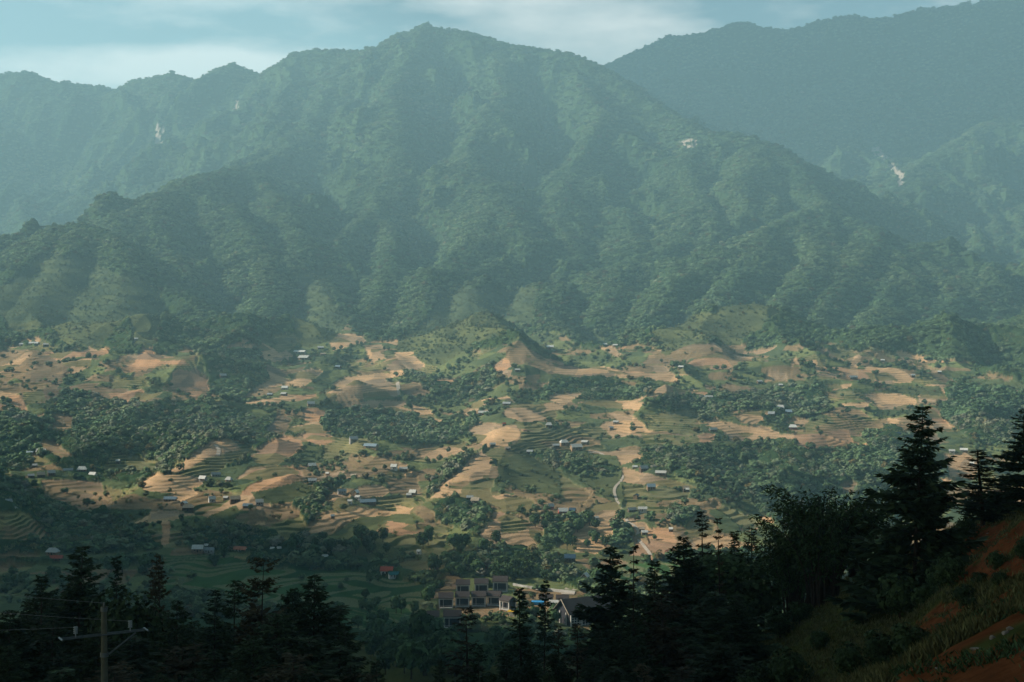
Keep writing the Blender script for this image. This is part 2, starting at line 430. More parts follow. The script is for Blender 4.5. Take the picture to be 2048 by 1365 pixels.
poly(T_, '520,718 572,700 592,712 560,723'); poly(T_, '655,685 680,667 722,670 730,686 700,691 665,702'); poly(T_, '728,690 762,690 772,720 742,724')
poly(T_, '790,705 822,705 852,732 820,742 798,725'); poly(T_, '650,803 648,780 690,755 760,744 778,764 802,765 803,791 740,796 700,802')
poly(G_, '690,720 760,725 780,745 700,750'); poly(T_, '570,772 600,745 635,735 646,742 620,767 600,777'); poly(O_, '590,790 632,788 637,801 600,801')
poly(T_, '528,803 560,798 567,808 530,813'); poly(T_, '680,806 790,800 832,806 780,816 700,819'); poly(T_, '818,808 860,820 872,837 828,832')
poly(O_, '603,872 614,854 640,857 674,880 640,892 620,887'); poly(O_, '495,912 560,870 602,880 612,900 560,927 515,928'); poly(B_, '530,870 560,822 584,840 570,872')
poly(G_, '330,950 350,925 432,905 470,880 520,905 450,935 410,957'); poly(T_, '428,880 470,884 480,900 420,916 350,947 338,942')
poly(T_, '280,967 310,950 360,948 412,959 397,976 340,987 288,982'); poly(T_, '333,992 380,975 397,990 360,1002'); poly(T_, '268,1047 300,1024 350,1021 395,1030 350,1041 300,1047')
poly(O_, '323,1044 340,1044 337,1087 323,1092'); poly(G_, '310,1020 350,1004 390,1022 350,1020'); poly(O_, '490,953 512,937 525,939 520,947 495,959'); poly(O_, '522,957 540,935 572,931 602,945 618,961 560,960')
poly(M_, '370,1067 420,1030 470,1010 480,1030 430,1045 400,1067'); poly(B_, '470,1047 475,1030 560,1010 602,1025 580,1062 520,1052'); poly(O_, '468,1042 495,1034 502,1049 475,1050')
poly(T_, '518,1042 532,1041 532,1051 508,1051'); poly(M_, '500,985 600,963 652,985 600,1006 520,1006'); poly(G_, '540,1050 600,1030 620,1060 570,1090')
poly(B_, '680,925 740,912 800,925 770,950 690,950'); poly(G_, '850,905 950,895 940,915 860,925'); poly(T_, '840,912 900,888 935,884 930,902 870,922')
poly(T_, '700,987 720,974 760,969 783,984 768,993 710,997'); poly(B_, '770,960 832,953 845,990 782,990'); poly(G_, '700,1000 830,992 850,1010 790,1022')
poly(T_, '606,1078 640,1035 650,1024 693,1026 692,1046 650,1064'); poly(T_, '668,984 690,990 702,1020 658,1023'); poly(M_, '650,1075 720,1035 830,1028 852,1045 770,1060 700,1072')
poly(O_, '750,1062 780,1044 822,1048 850,1066 800,1072'); poly(G_, '830,1045 870,1040 902,1058 892,1090 952,1094 930,1117 840,1122 800,1102 760,1092 740,1076 840,1070')
poly(M_, '680,1070 760,1077 800,1102 800,1132 740,1132 670,1087'); poly(T_, '790,1124 870,1119 902,1130 872,1153 815,1152'); poly(T_, '788,1008 832,1018 822,1031 798,1031')
poly(T_, '863,997 880,975 960,903 988,920 975,950 985,985 1000,992'); poly(G_, '900,965 985,958 990,978 900,978'); poly(T_, '950,995 1000,984 1062,1000 1078,1022 1020,1027 970,1006')
poly(M_, '990,920 1050,905 1125,945 1135,990 1060,987 1000,960'); poly(G_, '1125,950 1180,985 1170,1010 1120,1000')
poly(T_, '953,1067 985,1040 1010,1025 1042,1030 1042,1045 1088,1040 1090,1070 1078,1097 1000,1098'); poly(G_, '1000,1042 1090,1024 1102,1040 1030,1066 1000,1066')
poly(T_, '1186,1008 1240,1002 1250,1042 1180,1037 1172,1030'); poly(T_, '1112,1094 1150,1065 1180,1049 1228,1052 1228,1090 1190,1108 1140,1104')
poly(T_, '1245,935 1300,948 1362,964 1405,979 1290,972 1245,963'); poly(M_, '1165,965 1240,950 1252,1000 1220,1002'); poly(G_, '1248,970 1382,980 1372,1002 1310,1024 1250,1017')
poly(O_, '1255,1114 1275,1080 1302,1090 1302,1124'); poly(O_, '1300,1094 1290,1060 1332,1050 1354,1080 1354,1114 1310,1118'); poly(T_, '1150,900 1280,903 1288,920 1240,932 1230,915')
poly(M_, '1140,1112 1280,1112 1300,1150 1200,1162 1100,1132'); poly(B_, '1150,1120 1230,1115 1270,1130 1180,1140')
poly(G_, '1040,862 1200,850 1230,880 1050,892'); poly(T_, '936,862 958,848 1032,850 1044,875 1022,892 980,897 945,882')
poly(T_, '1008,832 1020,810 1060,808 1112,825 1112,840 1050,844'); poly(T_, '1092,792 1120,784 1168,790 1130,812 1100,802'); poly(T_, '1150,806 1220,800 1288,804 1272,822 1200,814')
poly(T_, '1208,822 1260,835 1284,857 1250,857 1230,838'); poly(T_, '1176,733 1210,735 1250,745 1330,750 1352,766 1300,760 1188,752'); poly(T_, '1298,728 1322,728 1358,760 1340,767 1310,747')
poly(T_, '1356,733 1384,751 1358,752'); poly(T_, '1196,694 1225,694 1254,714 1230,714'); poly(T_, '1068,771 1092,767 1088,777'); poly(T_, '1098,741 1127,737 1122,749'); poly(T_, '1363,780 1397,779 1392,787')
poly(G_, '1280,830 1400,820 1402,870 1300,862'); poly(G_, '1280,870 1420,870 1400,895 1290,890'); poly(T_, '1528,764 1535,740 1572,745 1578,767'); poly(T_, '1583,734 1590,711 1603,731')
poly(T_, '1625,720 1650,720 1662,747 1630,747'); poly(T_, '1633,749 1682,745 1672,759 1633,761'); poly(T_, '1653,771 1702,768 1702,776 1668,782'); poly(T_, '1699,732 1714,708 1723,712 1716,752 1699,750')
poly(T_, '1748,740 1780,737 1834,755 1822,767 1758,767'); poly(T_, '1728,790 1790,784 1834,800 1822,823 1758,821 1738,801'); poly(T_, '1676,808 1740,804 1740,816 1680,814')
poly(M_, '1730,770 1880,770 1890,800 1840,800 1790,782'); poly(G_, '1610,845 1680,825 1760,838 1772,862 1610,866'); poly(T_, '1472,836 1500,819 1538,830 1512,850 1485,847'); poly(T_, '1413,853 1430,837 1458,850 1452,862')
poly(O_, '1393,870 1425,867 1443,880 1400,887'); poly(T_, '1498,850 1542,855 1542,867 1508,867'); poly(T_, '1578,840 1602,837 1597,857 1583,852'); poly(O_, '1583,876 1600,864 1702,860 1708,892 1670,902 1600,902')
poly(T_, '1768,835 1803,840 1792,852'); poly(T_, '1835,788 1890,795 1900,808 1840,803'); poly(B_, '1840,725 1870,735 1920,775 1880,765'); poly(T_, '1888,908 1962,903 1950,960 1900,955')
poly(T_, '1950,835 2000,842 1990,852 1955,848'); poly(T_, '1368,1062 1400,1030 1432,1050 1422,1082 1378,1082'); poly(O_, '1478,1050 1522,1044 1512,1066 1478,1062'); poly(G_, '1430,1000 1530,1050 1490,1064 1425,1012')
poly(B_, '1680,975 1700,960 1720,975 1700,1000')
# lower valley
poly(P_, '330,1112 450,1105 520,1135 700,1140 760,1150 850,1170 855,1250 730,1262 560,1215 330,1190')
poly(U_, '735,1290 905,1270 905,1420 700,1420'); poly(S_, '-200,1130 330,1130 330,1330 -200,1330')
poly(S_, '880,1150 1100,1160 1180,1190 1180,1262 860,1262 850,1210'); poly(B_, '880,1196 1010,1194 1080,1212 1075,1232 960,1236 875,1222'); poly(B_, '1030,1176 1180,1186 1170,1200 1100,1204 1040,1194'); poly(O_, '900,1172 925,1160 940,1170 920,1180'); poly(P_, '1180,1130 1420,1120 1420,1180 1200,1180')
# rock faces on the far slopes
poly(R_, '1357,285 1375,279 1394,282 1392,296 1372,302'); poly(R_, '1742,296 1758,292 1768,303 1778,320 1764,318 1750,312'); poly(R_, '1782,326 1800,338 1808,350 1806,374 1796,374 1792,352 1776,334')
poly(R_, '312,250 328,252 322,290 308,288'); poly(R_, '470,200 477,202 475,228 469,226'); poly(R_, '1528,598 1546,600 1540,606 1530,606')

def sample_cover(px, py, jit=None):
    ix = np.clip((px / 2 + 100 + (0 if jit is None else jit[0])).astype(int), 0, cover.shape[1] - 1)
    iy = np.clip((py / 2 + (0 if jit is None else jit[1])).astype(int), 0, cover.shape[0] - 1)
    return cover[iy, ix]
jx = fbm(X2 / (Y2 * .016), Y2 / (Y2 * .016 * 4), 3, 41) * 5
jx = fbm(X2 / 22, Y2 / 60, 3, 41) * 4
jy = fbm(X2 / 22 + 9, Y2 / 60, 3, 43) * 2.2
CV = sample_cover(PX2, PY2, (jx, jy))
big_j = fbm(X2 / 170, Y2 / 420, 3, 143) * 62
CB = sample_cover(PX2, PY2 + np.abs(big_j) * 1.2 - 14, (jx, jy))
soft = np.isin(CV, (0, 2, 7)) & np.isin(CB, (0, 2, 7)) & (Y2 > 1300)
CV = np.where(soft, CB, CV)
# near ground classes by place
near = Y2 < 560
CV = np.where(near & (CV != U_), U_, CV)
bank = near & (Y2 < 110) & (X2 > 0) & (PX2 > 1000)
ex = fbm(X2 / 7, Y2 / 9, 4, 51)
e1 = (PX2 - 1830) / 90 + (PY2 - 1290) / 70 + ex * 2.1            # near bank right of a slanting line
red = bank & ((e1 > -0.15) | ((PY2 > 1045 + ex * 20) & (PY2 < 1165 + ex * 30) & (PX2 > 1900 + ex * 60 + (1165 - PY2) * .35)))
red &= fbm(X2 / 1.7, Y2 / 2.6, 3, 55) < 0.16
CV = np.where(red, E_, CV)
cwa, cha = worley((X2 + fbm(X2 / 40, Y2 / 40, 2, 61) * 12) / 38, Y2 / 46, 164)
hb = hash2(np.floor(cha * 9999), np.floor(cha * 77), 13); blot = fbm(X2 / 150, Y2 / 190, 3, 166)
pick = (CV == 2) & (Y2 < 1850) & (Y2 > 780) & (hb + blot * .35 < .42)
CV = np.where(pick, np.where(hb < .11, 3, np.where(hb < .16, 4, np.where(hb < .30, 5, 6))), CV)
CV = np.where((Y2 > 5) & (Y2 >= 560) & (PY2 > 1262) & ((CV == 0) | (CV == 2)), Wd, CV)

# ------------------------------------------------------------------ albedo and terraces
ALB = np.zeros((12, 3))
ALB[0] = (.036, .062, .026); ALB[1] = (.030, .055, .024); ALB[2] = (.100, .122, .055); ALB[3] = (.40, .265, .155)
ALB[4] = (.36, .215, .125); ALB[5] = (.18, .165, .080); ALB[6] = (.21, .150, .092); ALB[7] = (.085, .098, .045)
ALB[8] = (.040, .085, .030); ALB[9] = (.30, .26, .215); ALB[10] = (.150, .050, .020); ALB[11] = (.060, .066, .020)
TST = np.array([0, 0, .22, .38, .32, .95, .45, .15, 1.0, 0, 0, 0])
rk = (CV == 9) & (fbm(X2 / 9, Y2 / 60, 3, 68) < -.28)
CV = np.where(rk, 0, CV)
tst = TST[CV]
wv = fbm(X2 / 40, Y2 / 40, 2, 61) * 2.0
HT = np.where(CV == 8, .95, 1.75)
zt = (Z2 + wv) / HT
fr = zt - np.floor(zt)
stepz = HT * (np.floor(zt) + sstep(0.66, 1.0, fr)) - wv
tsm = tst.copy()
tsm[1:-1, 1:-1] = (tst[1:-1, 1:-1] * 2 + tst[:-2, 1:-1] + tst[2:, 1:-1] + tst[1:-1, :-2] + tst[1:-1, 2:]) / 6
Z2 = Z2 + (stepz - Z2) * np.clip(tsm, 0, 1) * 0.9
a = ALB[CV]
# every terrace group is a plot of its own: tone changes from plot to plot
cw, ch = worley((X2 + wv * 6) / 34, Y2 / 60 + np.floor(zt / 4) * 7.3, 64)
plot = ((CV >= 3) & (CV <= 8)) | (CV == 2)
pv = np.where(plot, ch - 0.5, 0)[..., None]
tilt = np.array([1.0, 0.8, 0.5])
a = a * (1 + pv * tilt * np.where((CV == 2)[..., None], 1.0, 0.65))
gr = (np.where(plot & (CV != 8), hash2(np.floor(ch * 9999), np.floor(ch * 77), 3), 0) > 0.80)[..., None]
a = np.where(gr & ((CV == 3) | (CV == 4))[..., None], np.array([.17, .145, .07]), a)
gr2 = (np.where(plot, hash2(np.floor(ch * 9999), np.floor(ch * 77), 6), 0) > 0.78)[..., None]
a = np.where(gr2 & ((CV == 5) | (CV == 6) | (CV == 2))[..., None], np.array([.21, .15, .085]), a)
big = fbm(X2 / 210, Y2 / 300, 4, 81)[..., None]
far = ((CV == 0) | (CV == 1))[..., None]
a = np.where(far, a * (1 + big * np.array([.55, .38, .3])), a * (1 + big * .18))
sml = fbm(X2 / 13, Y2 / 22, 3, 83)[..., None]
a = a * (1 + sml * np.where(CV == 11, .5, .28)[..., None])
nf = (CV == 11)[..., None] * sstep(0.0, 0.5, fbm(X2 / 25, Y2 / 30, 3, 85))[..., None]
a = a * (1 - nf) + np.array([.085, .080, .028]) * nf
a = np.where(((CV == 8) & (fr > .55))[..., None], a * .3 + np.array([.16, .16, .085]) * .7, a)
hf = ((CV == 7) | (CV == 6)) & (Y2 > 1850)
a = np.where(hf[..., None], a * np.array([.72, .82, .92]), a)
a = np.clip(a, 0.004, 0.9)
tsh = np.where(CV == 8, 0, tsm)
Z2v = Z2
# crown-sized roughness where trees or scrub cover the ground
treed = np.where(CV == 0, 1.0, np.where(CV == 1, .7, np.where(CV == 2, .22, 0.0)))
cs = np.clip(Y2 / 300, 2.5, 11)
cd, chh = worley(X2 / 9.0, Y2 / 9.0, 91)
Z2v = Z2v + treed * sstep(500, 900, Y2) * (np.sqrt(np.clip(1 - cd ** 2 * 1.4, 0, 1)) * 3.5 * (0.5 + chh))

def mesh_from_np(name, co, faces, smooth=True):
    """co (n,3), faces (m,k)"""
    me = bpy.data.meshes.new(name)
    co = np.ascontiguousarray(co, dtype=np.float32); faces = np.ascontiguousarray(faces, dtype=np.int32)
    me.vertices.add(len(co)); me.vertices.foreach_set('co', co.ravel())
    m, k = faces.shape
    me.loops.add(m * k); me.loops.foreach_set('vertex_index', faces.ravel())
    me.polygons.add(m)
    me.polygons.foreach_set('loop_start', np.arange(0, m * k, k, dtype=np.int32))
    if smooth: me.polygons.foreach_set('use_smooth', np.ones(m, dtype=bool))
    me.update(calc_edges=True)
    return me

def add_attr(me, name, data, kind='FLOAT_COLOR'):
    at = me.attributes.new(name, kind, 'POINT')
    if kind == 'FLOAT_COLOR':
        d = np.ones((len(me.vertices), 4), np.float32); d[:, :3] = data
        at.data.foreach_set('color', d.ravel())
    else:
        at.data.foreach_set('value', np.asarray(data, np.float32).ravel())

def tag(o, label=None, cat=None, group=None, kind=None):
    if label: o['label'] = label
    if cat: o['category'] = cat
    if group: o['group'] = group
    if kind: o['kind'] = kind
    return o

def link(name, me, mat=None, parent=None):
    o = bpy.data.objects.new(name, me)
    scene.collection.objects.link(o)
    if mat is not None and me is not None and not me.materials: me.materials.append(mat)
    if parent: o.parent = parent
    return o

def new_mat(name):
    m = bpy.data.materials.new(name); m.use_nodes = True
    nt = m.node_tree; b = nt.nodes['Principled BSDF']
    b.inputs['Roughness'].default_value = 0.9
    if 'Specular IOR Level' in b.inputs: b.inputs['Specular IOR Level'].default_value = 0.15
    return m, nt, b

def terrain_material():
    m, nt, b = new_mat('hillside_ground')
    at = N(nt, 'ShaderNodeAttribute', attribute_name='albedo')
    az = N(nt, 'ShaderNodeAttribute', attribute_name='zt')
    ats = N(nt, 'ShaderNodeAttribute', attribute_name='tst')
    fr = N(nt, 'ShaderNodeMath', operation='FRACT'); nt.links.new(az.outputs['Fac'], fr.inputs[0])
    mr = N(nt, 'ShaderNodeMapRange', interpolation_type='SMOOTHSTEP')
    mr.inputs['From Min'].default_value = .60; mr.inputs['From Max'].default_value = .72
    nt.links.new(fr.outputs[0], mr.inputs['Value'])
    geo = N(nt, 'ShaderNodeNewGeometry')
    n = N(nt, 'ShaderNodeTexNoise'); n.inputs['Scale'].default_value = .05; n.inputs['Detail'].default_value = 3
    nt.links.new(geo.outputs['Position'], n.inputs['Vector'])
    nr = N(nt, 'ShaderNodeMapRange'); nr.inputs['From Min'].default_value = .35; nr.inputs['From Max'].default_value = .6
    nt.links.new(n.outputs['Fac'], nr.inputs['Value'])
    mu = N(nt, 'ShaderNodeMath', operation='MULTIPLY'); nt.links.new(mr.outputs[0], mu.inputs[0]); nt.links.new(ats.outputs['Fac'], mu.inputs[1])
    mu2 = N(nt, 'ShaderNodeMath', operation='MULTIPLY'); nt.links.new(mu.outputs[0], mu2.inputs[0]); nt.links.new(nr.outputs[0], mu2.inputs[1])
    mx = N(nt, 'ShaderNodeMix', data_type='RGBA')
    mx.inputs['B'].default_value = (.045, .062, .022, 1)
    nt.links.new(mu2.outputs[0], mx.inputs['Factor']); nt.links.new(at.outputs['Color'], mx.inputs['A'])
    # fine tufts and clods
    n2 = N(nt, 'ShaderNodeTexNoise'); n2.inputs['Scale'].default_value = 1.3; n2.inputs['Detail'].default_value = 6; n2.inputs['Roughness'].default_value = .65
    nt.links.new(geo.outputs['Position'], n2.inputs['Vector'])
    m2 = N(nt, 'ShaderNodeMapRange'); m2.inputs['From Min'].default_value = .3; m2.inputs['From Max'].default_value = .7; m2.inputs['To Min'].default_value = .62; m2.inputs['To Max'].default_value = 1.35
    nt.links.new(n2.outputs['Fac'], m2.inputs['Value'])
    vm = N(nt, 'ShaderNodeVectorMath', operation='SCALE'); nt.links.new(mx.outputs['Result'], vm.inputs[0]); nt.links.new(m2.outputs[0], vm.inputs['Scale'])
    nt.links.new(vm.outputs[0], b.inputs['Base Color'])
    b.inputs['Roughness'].default_value = 1.0
    b.inputs['Specular IOR Level'].default_value = 0.0
    bp = N(nt, 'ShaderNodeBump'); bp.inputs['Strength'].default_value = .7; bp.inputs['Distance'].default_value = .25
    nt.links.new(n2.outputs['Fac'], bp.inputs['Height']); nt.links.new(bp.outputs['Normal'], b.inputs['Normal'])
    return m

co = np.stack([X2, Y2, Z2v], 2).reshape(-1, 3)
idx = np.arange(NR * NC).reshape(NR, NC)
faces = np.stack([idx[:-1, :-1], idx[:-1, 1:], idx[1:, 1:], idx[1:, :-1]], 2).reshape(-1, 4)
tme = mesh_from_np('terrain', co, faces)
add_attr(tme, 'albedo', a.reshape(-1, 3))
add_attr(tme, 'zt', zt.reshape(-1), 'FLOAT')
add_attr(tme, 'tst', tsh.reshape(-1), 'FLOAT')
M_TERR = terrain_material()
terr = link('terrain', tme, M_TERR)
tag(terr, kind='structure')

# ground height anywhere
def ground(x, y):
    x = np.atleast_1d(np.asarray(x, float)); y = np.atleast_1d(np.asarray(y, float))
    t = np.interp(x / y, TC, np.arange(NC)); r = np.interp(y, YR, np.arange(NR))
    i = np.clip(r.astype(int), 0, NR - 2); j = np.clip(t.astype(int), 0, NC - 2)
    fr_, ft = r - i, t - j
    z = (Z2[i, j] * (1 - ft) + Z2[i, j + 1] * ft) * (1 - fr_) + (Z2[i + 1, j] * (1 - ft) + Z2[i + 1, j + 1] * ft) * fr_
    return z
RUN = np.minimum.accumulate(np.where(Y2 > 20, proj(X2, Y2, Z2)[1], 9999), axis=0)
def hit(px, py, ymin=0):
    """the first ground point behind photo pixel (px, py)"""
    u = (px - 1024) / F; v = (682.5 - py) / F
    t = u / (v * SP + CP)
    j = int(np.clip(np.interp(t, TC, np.arange(NC)), 0, NC - 1))
    colr = proj(X2[:, j], Y2[:, j], Z2[:, j])[1]
    ok = (colr <= py) & (YR > max(ymin, 25))
    i = int(np.argmax(ok)) if ok.any() else NR - 1
    Y = YR[i]
    if i > 0 and colr[i - 1] > py and YR[i - 1] > ymin:
        f = (colr[i - 1] - py) / (colr[i - 1] - colr[i] + 1e-9); Y = YR[i - 1] + f * (YR[i] - YR[i - 1])
    x = t * Y
    return float(x), float(Y), float(ground(x, Y)[0])

# ------------------------------------------------------------------ unseen cloud decks, placed to shade the near hillside, lower valley and far range
def shade_cloud_deck(name, cx0, cx1, cy0, yb, seed, label, cy1=3200):
    nx, ny = 150, 110
    gx, gy = np.meshgrid(np.linspace(cx0, cx1, nx), np.linspace(cy0, cy1, ny))
    edge = yb(gx) + fbm(gx / 600, gy / 600, 4, seed) * 130
    inside = sstep(0, 420, edge - gy) * sstep(0, 500, gx - cx0 - 100) * sstep(0, 500, cx1 - 100 - gx) * sstep(0, 400, gy - cy0 - 100)
    base = 2330.0
    th = 380 * np.sqrt(inside) * (0.75 + 0.5 * fbm(gx / 500, gy / 500, 4, seed + 3))
    top = base + np.clip(th, 0, None); bot = base - 60 * np.sqrt(inside) * (1 + fbm(gx / 260, gy / 260, 3, seed + 6))
    keep = inside > 0.0005
    q = keep[:-1, :-1] & keep[1:, :-1] & keep[:-1, 1:] & keep[1:, 1:]
    idx = np.arange(nx * ny).reshape(ny, nx)
    f = np.stack([idx[:-1, :-1][q], idx[:-1, 1:][q], idx[1:, 1:][q], idx[1:, :-1][q]], 1)
    co = np.concatenate([np.stack([gx, gy, top], 2).reshape(-1, 3), np.stack([gx, gy, bot - 0.5], 2).reshape(-1, 3)])
    fa = np.concatenate([f, f[:, ::-1] + nx * ny])
    used = np.unique(fa); remap = np.zeros(len(co), int); remap[used] = np.arange(len(used))
    me = mesh_from_np(name, co[used], remap[fa])
    m, nt, b = new_mat('cloud_grey'); b.inputs['Base Color'].default_value = (.62, .64, .66, 1); b.inputs['Roughness'].default_value = 1
    o = link(name, me, m); tag(o, label, None, None, 'stuff')
    return o
OFX = 2060 / math.tan(SUN_EL)
SHX, SHY = OFX * math.sin(SUN_AZ), OFX * math.cos(SUN_AZ)
def yb(gx):
    gxv = gx - SHX                      # ground X that this part of the cloud shades
    return SHY + np.interp(gxv, [-900, -420, -330, -190, -120, 0, 60, 140, 260, 500, 900], [1300, 1020, 800, 640, 590, 570, 560, 580, 560, 540, 640])
shade_cloud_deck('cloud', -7500, 2600, -3800, yb, 301, 'unseen broad grey cloud deck placed to shade the near hillside')  # out of view; reaches overhead to hold sky light off the near ground

shade_cloud_deck('cloud', -2100, 1000, 4700, lambda gx: gx * 0 + 6700.0, 317, 'unseen grey cloud bank added to shade the far right range', 7000)  # out of view, added to darken the far right range

# ------------------------------------------------------------------ foliage building blocks
rng = np.random.default_rng(7)
class Acc:
    """collects quads"""
    def __init__(s): s.v = []; s.f = []; s.n = 0
    def quads(s, P):                     # P (k,4,3)
        k = len(P)
        s.v.append(P.reshape(-1, 3)); s.f.append(np.arange(s.n, s.n + 4 * k).reshape(k, 4)); s.n += 4 * k
    def tube(s, pts, rad, n=6):
        pts = np.asarray(pts, float); rings = []
        for i, p in enumerate(pts):
            d = pts[min(i + 1, len(pts) - 1)] - pts[max(i - 1, 0)]
            d = d / (np.linalg.norm(d) + 1e-9)
            u = np.cross(d, [0.31, 0.95, 0.02] if abs(d[2]) > .8 else [0, 0, 1.0]); u /= np.linalg.norm(u) + 1e-9
            w = np.cross(d, u)
            an = np.arange(n) / n * 2 * math.pi
            rings.append(p + rad[i] * (np.cos(an)[:, None] * u + np.sin(an)[:, None] * w))
        R = np.concatenate(rings); s.v.append(R); f = []
        for i in range(len(pts) - 1):
            for j in range(n):
                f.append((s.n + i * n + j, s.n + i * n + (j + 1) % n, s.n + (i + 1) * n + (j + 1) % n, s.n + (i + 1) * n + j))
        s.f.append(np.array(f)); s.n += len(R)
    def get(s): return np.concatenate(s.v), np.concatenate(s.f)
    def mesh(s, name, smooth=False):
        v, f = s.get(); return mesh_from_np(name, v, f, smooth)

def unit(a): return a / (np.linalg.norm(a, axis=-1, keepdims=True) + 1e-9)

def sprays(P, D, L, Wd_, up):
    """leaf-shaped quads from points P along directions D (k,3), lengths L, widths W"""
    side = unit(np.cross(D, up)) * Wd_[:, None]
    tip = P + D * L[:, None]
    mid = P + D * (L * .45)[:, None]
    return np.stack([P, mid + side, tip, mid - side], 1)

def broadleaf(seed, H=1.0, nl=16, per=12, leaf=.16, tall=1.0, trunk=True):
    """round tree: lobes of leaf clumps; returns (acc trunk, acc crown)"""
    r = np.random.default_rng(seed); A = Acc(); C = Acc()
    C0 = np.array([0, 0, .58 * H * tall]); RX, RZ = .36 * H, .40 * H * tall
    for k in range(nl):
        d = unit(r.normal(size=3)); d[2] = d[2] * .9 + .1
        c = C0 + d * np.array([RX, RX, RZ]) * r.uniform(.35, .72)
        lr = H * r.uniform(.13, .21)
        n = unit(r.normal(size=(per, 3)) + np.array([0, 0, .35]) + d * .7)
        p = c + n * lr
        t = unit(np.cross(n, r.normal(size=(per, 3)))); b = np.cross(n, t)
        t = unit(t + n * r.uniform(-.5, .5, (per, 1)))
        s = H * leaf * r.uniform(.45, 1.0, per)[:, None]
        C.quads(np.stack([p - t * s * .6 - b * s * .35, p + t * s * .55 - b * s * .5, p + t * s * .7 + b * s * .4, p - t * s * .45 + b * s * .55], 1))
    if trunk:
        A.tube([(0, 0, -.06 * H), (.01 * H, 0, .2 * H), (-.01 * H, .01 * H, .45 * H), (0, 0, .75 * H)], [.03 * H, .022 * H, .016 * H, .006 * H], 5)
        for k in range(4):
            an = r.uniform(0, 6.28); q = np.array([math.cos(an), math.sin(an), .9]) * .25 * H
            A.tube([(0, 0, .35 * H), np.array([0, 0, .38 * H]) + q], [.012 * H, .004 * H], 4)
    return A, C

def bamboo(seed, H=1.0, nc=14, per=12, leaf=.09, spread=.34):
    r = np.random.default_rng(seed); A = Acc(); C = Acc()
    for k in range(nc):
        an = r.uniform(0, 6.28); sp = spread * H * r.uniform(.3, 1); h = H * r.uniform(.62, 1.0)
        o = np.array([math.cos(an), math.sin(an), 0])
        b0 = o * sp * .25
        u = np.linspace(0, 1, 7)
        pts = b0 + o * (sp * u ** 2.4)[:, None] + np.array([0, 0, 1]) * (h * (u - .18 * u ** 4))[:, None]
        A.tube(pts, list(.006 * H * (1 - .7 * u)), 4)
        uu = r.uniform(.28, 1.0, per) ** .8
        p = np.stack([np.interp(uu, u, pts[:, i]) for i in range(3)], 1)
        d = unit(r.normal(size=(per, 3)) * .6 + o * .6 + np.array([0, 0, -.45]))
        p = p + r.normal(size=(per, 3)) * .02 * H
        L = H * leaf * r.uniform(.7, 1.5, per) * 1.5
        C.quads(sprays(p, d, L, L * .16, r.normal(size=(per, 3))))
    return A, C

def conifer(seed, H=14.0, R=3.0, step=.5, power=.8, dens=1.0, gap=0.12, bare=.06, droop=.25, lean=0.0, top=1.0):
    """layered dark conifer: limbs in uneven tiers with needle sprays; returns trunk and crown accs"""
    r = np.random.default_rng(seed); A = Acc(); C = Acc()
    u = np.linspace(0, 1, 12)
    bend = np.stack([np.sin(u * 3 + seed) * .012 * H + lean * H * u ** 2, np.cos(u * 2.3 + seed) * .01 * H, u * H], 1)
    bend[:, :2] -= bend[0, :2]
    bend[0, 2] = -1.0
    A.tube(bend, list(.0075 * H * (1 - u) ** .8 + .012), 7)
    z = bare * H; tier = 0
    while z < .995 * H:
        f = z / H
        tier += 1
        z += step * r.uniform(.6, 1.4) * (1 - .45 * f)
        prof = (1 - f) ** power * (1 - .25 * math.exp(-f * 10))
        if r.uniform() < gap: continue
        tr = r.uniform(.72, 1.12)
        c = np.array([np.interp(f, u, bend[:, 0]), np.interp(f, u, bend[:, 1]), z])
        for b in range(r.integers(4, 7)):
            an = r.uniform(0, 6.283)
            L = max(.22, R * prof * tr * r.uniform(.5, 1.18) * top)
            o = np.array([math.cos(an), math.sin(an), 0.0]); s = np.array([-o[1], o[0], 0])
            w = np.linspace(0, 1, 6)
            rise = (.32 - droop * 1.6 * (1 - f)) + r.uniform(-.12, .12)
            pts = c + o * (L * w)[:, None] + np.array([0, 0, 1]) * (L * (rise * w - droop * .6 * w ** 2 + .22 * w ** 4))[:, None] + s * (L * .14 * r.uniform(-1, 1) * w ** 2)[:, None]
            A.tube(pts, list((.012 + .010 * L) * (1 - .85 * w)), 3)
            k = max(10, int(L / .036 * dens))
            ww = r.uniform(.12, 1.0, k)
            p = np.stack([np.interp(ww, w, pts[:, i]) for i in range(3)], 1)
            sg = np.where(r.uniform(size=k) < .5, -1, 1)[:, None]
            d = unit(o * r.uniform(.3, 1.1, (k, 1)) + s * sg * r.uniform(.2, 1.1, (k, 1)) + np.array([0, 0, 1]) * r.uniform(-.75, .35, (k, 1)))
            ln = np.clip(L * .42 * (1.15 - ww * .6), .30, .80) * r.uniform(.6, 1.25, k)
            C.quads(sprays(p, d, ln, ln * r.uniform(.13, .24, k), unit(r.normal(size=(k, 3)) + np.array([0, 0, 1.3]))))
    return A, C

